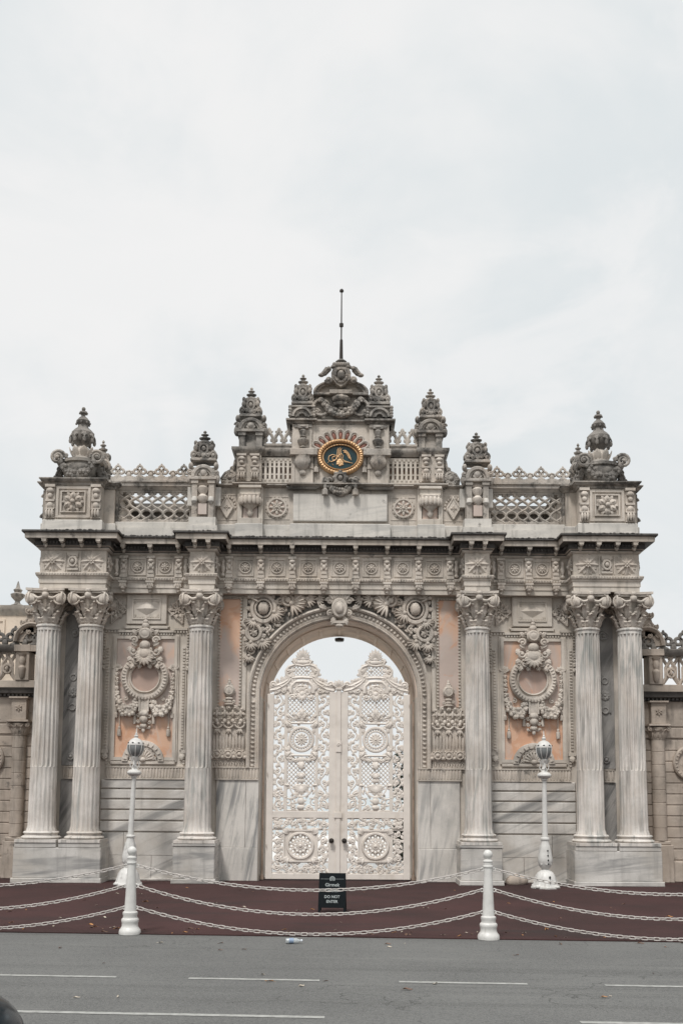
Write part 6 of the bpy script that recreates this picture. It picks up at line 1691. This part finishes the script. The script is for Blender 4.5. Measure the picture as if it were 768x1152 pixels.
# small round stone by the wall
m=MB(); m.ell(0,0,.06,.26,.14,.17,nu=14,nv=9); 
m.v=[(x+.02*sin(9*z+4*y),y,max(z,0)) for x,y,z in m.v]
obj('rounded_stone',m,M['wing'],None,loc=(4.0,-.45,0),cat='stone',label='low reddish rounded stone lying at the wall foot between right middle column and lamp')

# ================================================================== CAR (only its nose is in view)
t=thing('parked_car','dark navy car, only its front corner visible at the bottom left','car',loc=(-3.95,-CD+5.75,-.02))
M['paint']=plain('navy_car_paint',(.006,.015,.022),.12,var=.1); M['paint'].node_tree.nodes['Principled BSDF'].inputs['Specular IOR Level'].default_value=.12; M['cglass']=plain('car_glass',(.02,.03,.035),.05); M['tyre']=plain('tyre_rubber',(.02,.02,.02),.8); M['rim']=plain('alloy_rim',(.55,.56,.58),.25,metal=.9); M['trim']=plain('black_trim',(.02,.02,.022),.5)
m=MB()
# x stations (front +), half width, belt z (shoulder), top z
ST=[(-2.15,.62,.62,.78,.30),(-2.05,.78,.72,.95,.25),(-1.7,.86,.86,1.02,.20),(-1.2,.88,.90,1.06,.19),(-.4,.89,.90,1.02,.18),(.4,.89,.88,1.0,.18),(1.0,.88,.82,.94,.19),(1.5,.86,.74,.86,.20),(1.85,.80,.66,.76,.21),(2.03,.68,.56,.66,.24),(2.13,.50,.46,.54,.28)]
ring_=lambda w,s,t_,b:[(-w*.86,b),(-w,b+.12),(-w*1.0,(b+s)/2),(-w*.98,s),(-w*.90,s+(t_-s)*.55),(-w*.6,t_-.01),(0,t_),(w*.6,t_-.01),(w*.90,s+(t_-s)*.55),(w*.98,s),(w*1.0,(b+s)/2),(w,b+.12),(w*.86,b)]
vs=[];n=13
for (x,w,s,t_,b) in ST: vs+=[(x,y,z) for y,z in ring_(w,s,t_,b)]
fs=[(i*n+j,(i+1)*n+j,(i+1)*n+(j+1)%n,i*n+(j+1)%n) for i in range(len(ST)-1) for j in range(n)]+[tuple(range(n)),tuple((len(ST)-1)*n+j for j in range(n-1,-1,-1))]
m.add(vs,fs); body=obj('body',m,M['paint'],t,ang=60)
sb=body.modifiers.new('smooth','SUBSURF'); sb.levels=2; sb.render_levels=2
m=MB(); G=[(-1.75,.72,1.0),(-1.35,.66,1.34),(-.7,.62,1.44),(.1,.62,1.43),(.55,.66,1.30),(1.12,.74,.95)]
vs=[(x,-w,z) for x,w,z in G]+[(x,w,z) for x,w,z in G]; base=[(-1.75,-.78,.95),(1.15,-.80,.90),(-1.75,.78,.95),(1.15,.80,.90)]
vs+=base; fs=[(i,i+1,7+i,6+i) for i in range(5)]+[(12,0,1,2,3,4,5,13),(14,15,11,10,9,8,7,6),(12,14,6,0),(13,5,11,15)]
m.add(vs,fs); obj('cabin_glass',m,M['cglass'],t,ang=30)
m=MB(); m.add([(x,sgn*w*1.005,z+.012) for sgn in (-1,1) for x,w,z in G[1:5]],[(0,1,5,4),(1,2,6,5),(2,3,7,6)]); 
for sgn in (-1,1):
    m.tube([(x,sgn*w,z) for x,w,z in G],.035,6); m.tube([(-.5,sgn*.80,.93),(-.5,sgn*.63,1.43)],.04,6)
obj('roof',m,M['paint'],t)
for (x,y) in ((1.32,-.80),(1.32,.80),(-1.32,-.80),(-1.32,.80)):
    m=MB(); m.ring(0,0,0,.245,.075,n=32,m=10,ry=.10); w=obj('wheel',m,M['tyre'],t,loc=(x,y,.32)); 
    m=MB(); m.ring(0,0,0,.19,.02,n=28,ry=.08)
    for k in range(5): a=2*pi*k/5; m.tube([(.03*cos(a),-.05 if y<0 else .05,.03*sin(a)),(.18*cos(a),-.06 if y<0 else .06,.18*sin(a))],.022,6)
    m.ell(0,0,0,.05,.08,.05); obj('rim',m,M['rim'],w)
for s in (1,-1):
    m=MB(); m.ell(1.84,s*.60,.657,.15,.11,.045,rot=-.45,nu=16,nv=8); obj('headlight',m,plain('headlight_glass',(.75,.78,.8),.08),t)
    m=MB(); m.ell(-2.06,s*.62,.74,.06,.12,.07,nu=12,nv=8); obj('tail_light',m,plain('red_lens',(.35,.02,.02),.15),t)
    m=MB(); m.ell(.78,s*.96,.98,.09,.11,.07,nu=12,nv=8); obj('side_mirror',m,M['paint'],t)
m=MB(); m.box(2.02,2.12,-.36,.36,.34,.46); obj('grille',m,M['trim'],t)

# ================================================================== LIGHT, SKY, CAMERA
w=bpy.data.worlds.new('World'); SC.world=w; w.use_nodes=True; nt=w.node_tree; bg=nt.nodes['Background']
EL,AZ=radians(56),radians(200)
sky=nt.nodes.new('ShaderNodeTexSky'); sky.sky_type='NISHITA'; sky.sun_disc=False; sky.sun_elevation=EL; sky.sun_rotation=AZ
tc=nt.nodes.new('ShaderNodeTexCoord'); V=tc.outputs['Generated']
n1=noise(nt,2.1,V,6,.55,dist=.4,stretch=(1,1,1.5),off=(.4,.2,.1)); n2=noise(nt,4.5,V,6,.6,dist=.5,stretch=(1,1,2.0),off=(3,1,0))
c=mix(nt,ramp(nt,n1,.36,.60),(10.2,10.75,10.95),(11.95,11.95,11.9)); c=mix(nt,ramp(nt,n2,.48,.66,0,.65),c,(12.15,12.1,12.05))
sx=nt.nodes.new('ShaderNodeSeparateXYZ'); nt.links.new(V,sx.inputs[0])
k=ramp(nt,sx.outputs[2],.66,.98,1.0,2.0)      # an overcast sky is brighter towards the zenith
vm=nt.nodes.new('ShaderNodeVectorMath'); vm.operation='SCALE'; nt.links.new(c,vm.inputs[0]); nt.links.new(k,vm.inputs['Scale'])
c=mix(nt,.96,sky.outputs[0],vm.outputs[0])
nt.links.new(c,bg.inputs[0]); bg.inputs[1].default_value=.0465
L=bpy.data.lights.new('sun','SUN'); L.energy=1.5; L.angle=radians(10); L.color=(1,.97,.93)
so=bpy.data.objects.new('sun',L); COL.objects.link(so)
d=Vector((-.35,-.85,0)).normalized(); el=EL
dirn=Vector((d.x*cos(el),d.y*cos(el),sin(el)))          # towards the sun
so.rotation_euler=dirn.to_track_quat('Z','Y').to_euler(); so.location=dirn*40
sky.sun_rotation=math.atan2(dirn.x,dirn.y)
cam=bpy.data.cameras.new('camera'); co=bpy.data.objects.new('camera',cam); COL.objects.link(co); SC.camera=co
cam.sensor_fit='VERTICAL'; cam.sensor_height=36; cam.lens=CF/1152*36; cam.shift_y=(PY0-576)/1152
cam.clip_start=.1; cam.clip_end=9000
co.location=(.06,-CD,CH)
from mathutils import Matrix
co.rotation_euler=(Matrix.Rotation(pi/2+PITCH,4,'X')@Matrix.Rotation(radians(.38),4,'Z')).to_euler()
vs_=SC.view_settings; vs_.view_transform='Standard'; vs_.look='None'; vs_.gamma=1; vs_.exposure=.70; vs_.use_curve_mapping=False
SC.cycles.use_denoising=True
